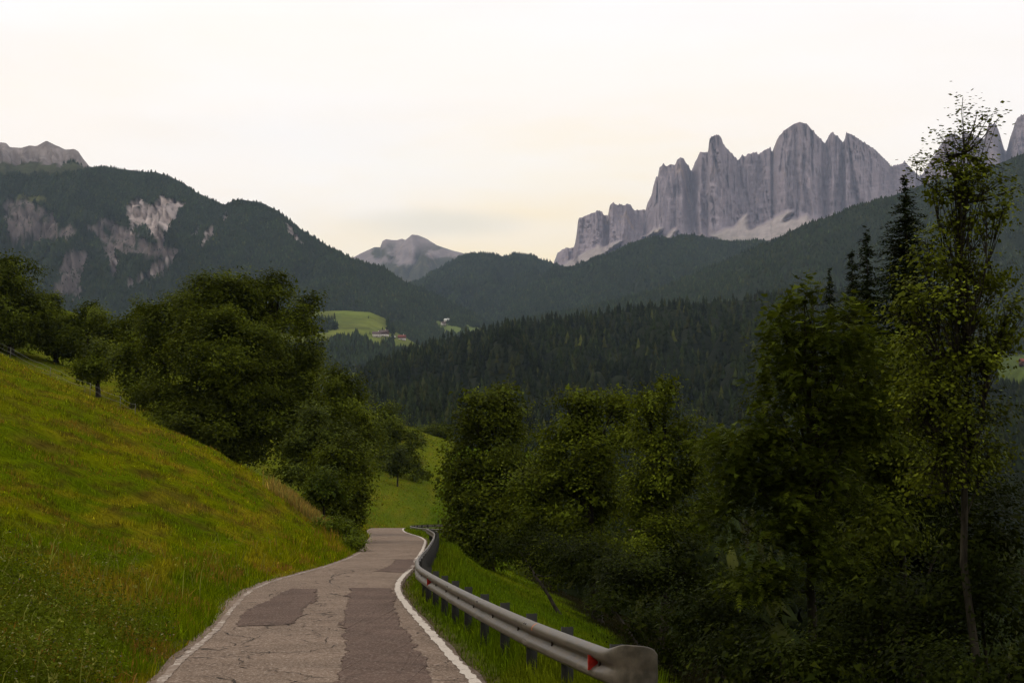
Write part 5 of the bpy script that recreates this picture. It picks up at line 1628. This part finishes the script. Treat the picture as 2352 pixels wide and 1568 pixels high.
# leafy weeds with small purple flowers, bottom left, and umbels along the edge
def weeds_leafy():
    r = np.random.default_rng(72)
    n = 15000
    Y = 9 * (30 / 9) ** r.random(n)
    a = r.uniform(-0.40, -0.13, n); X = a * Y
    L = np.interp(Y, RY, RL)
    dens = fbm(X * 0.55, Y * 0.4, 3, 91)
    k = (L - X > 0.35) & (L - X < 7) & (dens + 0.12 * r.random(n) > 0.49 + 0.009 * np.maximum(Y - 14, 0))
    X, Y = X[k], Y[k]
    Z, _ = gz(X, Y)
    n = len(X)
    per = 12
    hgt = 0.25 + 0.45 * r.random(n) * (0.6 + 0.8 * fbm(X * 0.5, Y * 0.5, 2, 5))
    f = r.random((n, per)) ** 0.6
    C0 = np.stack([X[:, None] + r.normal(0, 0.06, (n, per)), Y[:, None] + r.normal(0, 0.06, (n, per)), Z[:, None] + hgt[:, None] * f], -1).reshape(-1, 3)
    T = r.normal(0, 0.8, (n * per, 3)); T[:, 2] = T[:, 2] * 0.5 + 0.15
    Nn = np.array([0, 0, 1.0]) + r.normal(0, 0.6, (n * per, 3))
    colr = np.array([0.082, 0.105, 0.010]) * np.exp(r.normal(0, 0.32, n * per))[:, None]
    pur = r.random(n * per) < 0.018
    colr[pur] = np.array([0.16, 0.11, 0.22])
    pale = r.random(n * per) < 0.02
    colr[pale] = np.array([0.30, 0.30, 0.14])
    l = 0.025 + 0.038 * r.random(n * per)
    l[pur] *= 0.55
    V, F, cc = kites(C0, T, Nn, l, l * 0.45, colr)
    o = obj('wild_flowers', mesh_np('wild_flowers', V, F, cc, False, [M['blade']]))
    tag(o, 'dark leafy weeds dotted with small purple flowers at the lower left', None, None, 'stuff')
weeds_leafy()

def weeds_brown():
    """a few dry stems gone orange in the bank, and the dead grass along the asphalt edge"""
    r = np.random.default_rng(73)
    pts = []
    for (vx, vy, d_, n, sx) in ((90, 1400, 17.5, 150, 0.35), (150, 1430, 17.0, 80, 0.28)):
        a, _ = ray(vx, vy)
        pts.append(np.stack([r.normal(a * d_, sx, n), r.normal(d_, 0.5, n)], 1))
    s = r.integers(0, len(CL), 9000)
    ye = CL[s, 1]
    k = (ye > 14) & (ye < 80)
    s = s[k]
    t_, nr_ = frames(CL)
    off = -(HW + 0.40 + np.abs(r.normal(0, 0.16, len(s))) + 0.5 * np.exp(-((CL[s, 1] - 42) / 5) ** 2))
    e = CL[s] + nr_[s] * off[:, None] + r.normal(0, 0.1, (len(s), 2))
    ke = fbm(e[:, 1] * 0.5, e[:, 0] * 0.2, 2, 6) > 0.47
    pts.append(e[ke])
    xy = np.concatenate(pts); n = len(xy)
    Z, _ = gz(xy[:, 0], xy[:, 1])
    hgt = np.concatenate([0.2 + 0.25 * r.random(230), 0.05 + 0.16 * r.random(n - 230)])
    C = np.array([0.24, 0.125, 0.030]) * np.exp(r.normal(0, 0.35, n))[:, None]
    V, F, cc = blade_mesh(xy[:, 0], xy[:, 1], Z - 0.02, hgt, 0.008 + 0.0004 * xy[:, 1], np.abs(r.normal(0.5, 0.35, n)), C, r, 2)
    o = obj('dead_grass', mesh_np('dead_grass', V, F, cc, False, [M['blade']]))
    tag(o, 'orange brown dead grass along the asphalt edge and in the bank', None, None, 'stuff')
weeds_brown()

def seed_stems():
    r = np.random.default_rng(74)
    n = 1300
    Y = 9 * (60 / 9) ** r.random(n); X = r.uniform(-0.40, -0.05, n) * Y
    L = np.interp(Y, RY, RL)
    k = (L - X > 0.4) & (L - X < 2.2 + 3.5 * sstep(34, 16, Y)) & (fbm(X * 0.8, Y * 0.5, 2, 15) > 0.42)
    X, Y = X[k], Y[k]; n = len(X)
    Z, _ = gz(X, Y)
    C = np.array([0.17, 0.175, 0.04]) * np.exp(r.normal(0, 0.3, n))[:, None]
    hgt = 0.45 + 0.45 * r.random(n)
    V, F, cc = blade_mesh(X, Y, Z - 0.02, hgt, 0.006 + 0.0003 * Y, np.abs(r.normal(0.55, 0.25, n)), C, r, 2)
    # seed heads
    tips = V.reshape(-1, 5, 3)[:, 4]
    m = 5
    H = np.repeat(tips, m, 0) + r.normal(0, 0.018, (n * m, 3)) - np.array([0, 0, 0.03])
    T = r.normal(0, 0.5, (n * m, 3)) + np.array([0, 0, 0.8])
    V2, F2, c2 = kites(H, T, r.normal(0, 1, (n * m, 3)), np.full(n * m, 0.055), np.full(n * m, 0.018), np.repeat(C, m, 0) * 1.2)
    o = obj('seeding_grass', mesh_np('seeding_grass', np.concatenate([V, V2]), F + [F2 + len(V)], np.concatenate([cc, c2]), False, [M['blade']]))
    tag(o, 'pale arching grass stems with seed heads along the bank', None, None, 'stuff')
seed_stems()

# ------------------------------------------------------------------ farm buildings
def hill_z(h, vx, vy):
    px, py = h.px()
    k = (h.V <= 1.0)
    dd = np.where(k, (px - vx) ** 2 + (py - vy) ** 2, 1e12)
    i = np.unravel_index(dd.argmin(), dd.shape)
    return np.array([h.X[i], h.Y[i], h.Z[i]])

def house(label, h, vx, vy, w, dp, wall_h, roof_h, rot, wall, roof, group=None, upper=None, name='farmhouse', cat='house'):
    p = hill_z(h, vx, vy)
    root = obj(name, None, None, (p[0], p[1], p[2] - 0.6)); root.rotation_euler = (0, 0, rot)
    tag(root, label, cat, group)
    mb = MB()
    lower = wall_h if upper is None else wall_h * 0.5
    x, y = w / 2, dp / 2
    mb.box((0, 0, lower / 2), (w, dp, lower))
    if upper is None:
        mb.add([[-x, -y, wall_h], [-x, y, wall_h], [-x, 0, wall_h + roof_h]], [[0, 1, 2]])
        mb.add([[x, -y, wall_h], [x, y, wall_h], [x, 0, wall_h + roof_h]], [[1, 0, 2]])
    obj('wall', mb.mesh('wall', [wall]), root)
    if upper is not None:
        mb = MB(); mb.box((0, 0, lower + (wall_h - lower) / 2), (w + 0.2, dp + 0.2, wall_h - lower))
        mb.add([[-x, -y, wall_h], [-x, y, wall_h], [-x, 0, wall_h + roof_h]], [[0, 1, 2]])
        mb.add([[x, -y, wall_h], [x, y, wall_h], [x, 0, wall_h + roof_h]], [[1, 0, 2]])
        obj('timber_storey', mb.mesh('timber_storey', [upper]), root)
    mb = MB()
    ov = 0.9; sl = roof_h / y
    for sg in (-1, 1):
        e = [-x - ov, sg * (y + ov), wall_h - sl * ov + 0.05]; f = [x + ov, sg * (y + ov), wall_h - sl * ov + 0.05]
        g = [x + ov, 0, wall_h + roof_h + 0.05]; hh_ = [-x - ov, 0, wall_h + roof_h + 0.05]
        top = np.array([e, f, g, hh_]); bot = top - np.array([0, 0, 0.3])
        V = np.concatenate([top, bot])
        mb.add(V, [[0, 1, 2, 3], [7, 6, 5, 4], [0, 4, 5, 1], [3, 2, 6, 7], [0, 3, 7, 4], [1, 5, 6, 2]])
    rf = obj('roof', mb.mesh('roof', [roof]), root)
    mb = MB(); mb.box((w * 0.2, 0.6, wall_h + roof_h + 0.5), (0.8, 0.8, 1.8)); obj('chimney', mb.mesh('chimney', [wall]), rf)
    k = 0
    for fx in np.linspace(-0.36, 0.36, 4):
        for fz in (0.28, 0.72):
            mb = MB(); mb.box((fx * w, -y - (0.13 if (upper is not None and fz > 0.5) else 0.02), wall_h * fz), (1.1, 0.06, 1.2))
            obj('window', mb.mesh('window', [M['glass']]), root)
    mb = MB(); mb.box((0.0, -y - 0.03, 1.1), (1.2, 0.06, 2.2)); obj('door', mb.mesh('door', [M['brownwood']]), root)
house('white farmhouse at the left of the meadow farmstead', h8, 864, 773, 13, 9, 6, 3.6, 0.15, M['whitewall'], M['roofdark'])
house('dark timber barn beside the white farmhouse', h8, 880, 772, 14, 10, 7, 4.2, -0.25, M['whitewall'], M['roofdark'], upper=M['brownwood'], name='barn', cat='barn')
house('low shed with a pale metal roof between barn and red house', h8, 904, 777, 8, 5, 3, 1.3, -0.15, M['brownwood'], M['roofpale'], name='shed', cat='shed')
house('red brown timber house right of the pale shed', h8, 924, 781, 12, 9, 6, 3.4, -0.1, M['whitewall'], M['redwood'], upper=M['redwood'])
house('small white house in the forest clearing', h7, 1019, 747, 9, 8, 5, 3.2, 0.4, M['whitewall'], M['roofdark'])
house('grey house above the white one in the forest clearing', h7, 1026, 740, 10, 8, 5, 3.2, -0.3, M['whitewall'], M['roofpale'])
house('ochre house in the meadow at the right edge', h6, 2350, 838, 9, 7, 5, 2.8, 0.2, M['brownwood'], M['redwood'])
# single spruces at the farm
for q, (vx, vy, hgt, lab) in enumerate(((876, 771, 17, 'spruce behind the roof ridge of the white farmhouse'), (888, 768, 15, 'spruce behind the timber barn'), (848, 770, 9, 'small lone spruce left of the white farmhouse'), (766, 734, 14, 'dark bushy tree standing alone high on the farm meadow'), (846, 733, 9, 'small tree near the upper right rim of the farm meadow'), (900, 775, 8, 'small bushy tree beside the pale shed'))):
    p = hill_z(h8, vx, vy)
    o = obj('spruce_tree', protos[q % 5], None, (p[0], p[1] + 9, p[2] - 0.5)); o.scale = (hgt * 1.1, hgt * 1.1, hgt)
    tag(o, lab, 'tree')

# ------------------------------------------------------------------ pasture fence on the upper left
def fence(label, wires, posts, seed):
    g = lambda vx, d: (lambda a: (a * d, d))(float(ray(vx, 900)[0]))
    p0 = g(posts[0][0], posts[0][1]); z0, _ = gz(np.array([p0[0]]), np.array([p0[1]]))
    base = np.array([p0[0], p0[1], z0[0]])
    root = obj('pasture_fence', None, None, tuple(base)); tag(root, label, 'fence')
    mb = MB(); mb.box((0, 0, 0.45), (0.035, 0.035, 1.3)); mb.box((0, -0.035, 1.0), (0.03, 0.03, 0.05))
    pm = mb.mesh('post', [M['fencepost']])
    tops = []
    for vx, d in posts:
        x, y = g(vx, d); z, _ = gz(np.array([x]), np.array([y]))
        o = obj('post', pm, root, np.array([x, y, z[0]]) - base); tops.append([x, y, z[0]])
    tops = np.array(tops)
    for hgt in wires:
        pts = []
        for i in range(len(tops) - 1):
            q = np.linspace(0, 1, 8, endpoint=False)[:, None]
            seg = tops[i] * (1 - q) + tops[i + 1] * q
            zz, _ = gz(seg[:, 0], seg[:, 1])
            seg[:, 2] = np.maximum(seg[:, 2], zz) + hgt - 0.12 * np.sin(q[:, 0] * pi)
            pts.append(seg)
        pts = np.concatenate(pts + [tops[-1:] + np.array([[0, 0, hgt]])])
        mb = MB(); mb.tube(pts - base, 0.009, 3, cap=False)
        obj('wire', mb.mesh('wire', [M['wire']]), root)
fence('lower pasture fence of thin pale tape along the grass crest', (1.02, 0.62), [(-60, 150), (21, 146), (114, 138), (207, 129), (277, 124), (312, 122)], 1)
fence('upper pasture fence of thin pale tape below the dark trees', (1.02,), [(-60, 176), (42, 172), (132, 168), (195, 164)], 2)

# ------------------------------------------------------------------ haze
def haze():
    mb = MB()
    mb.box((0, 6050, 1065), (22400, 13500, 2250))
    m, n, l = mat('valley_haze')
    out = n.new('ShaderNodeOutputMaterial')
    pv = n.new('ShaderNodeVolumePrincipled')
    pv.inputs['Color'].default_value = (0.54, 0.70, 1.0, 1)
    pv.inputs['Density'].default_value = 2.8e-5
    pv.inputs['Anisotropy'].default_value = 0.0
    l.new(pv.outputs[0], out.inputs['Volume'])
    o = obj('haze', mb.mesh('haze', [m], colr=False))
    tag(o, 'thin bluish valley haze in front of the mountains', None, None, 'stuff')
haze()
print('LEAVES', NLEAF[0], 'TRIS', sum(sum(len(p.vertices) - 2 for p in me.polygons) if len(me.polygons) < 2000 else len(me.loops) - 2 * len(me.polygons) for me in bpy.data.meshes))
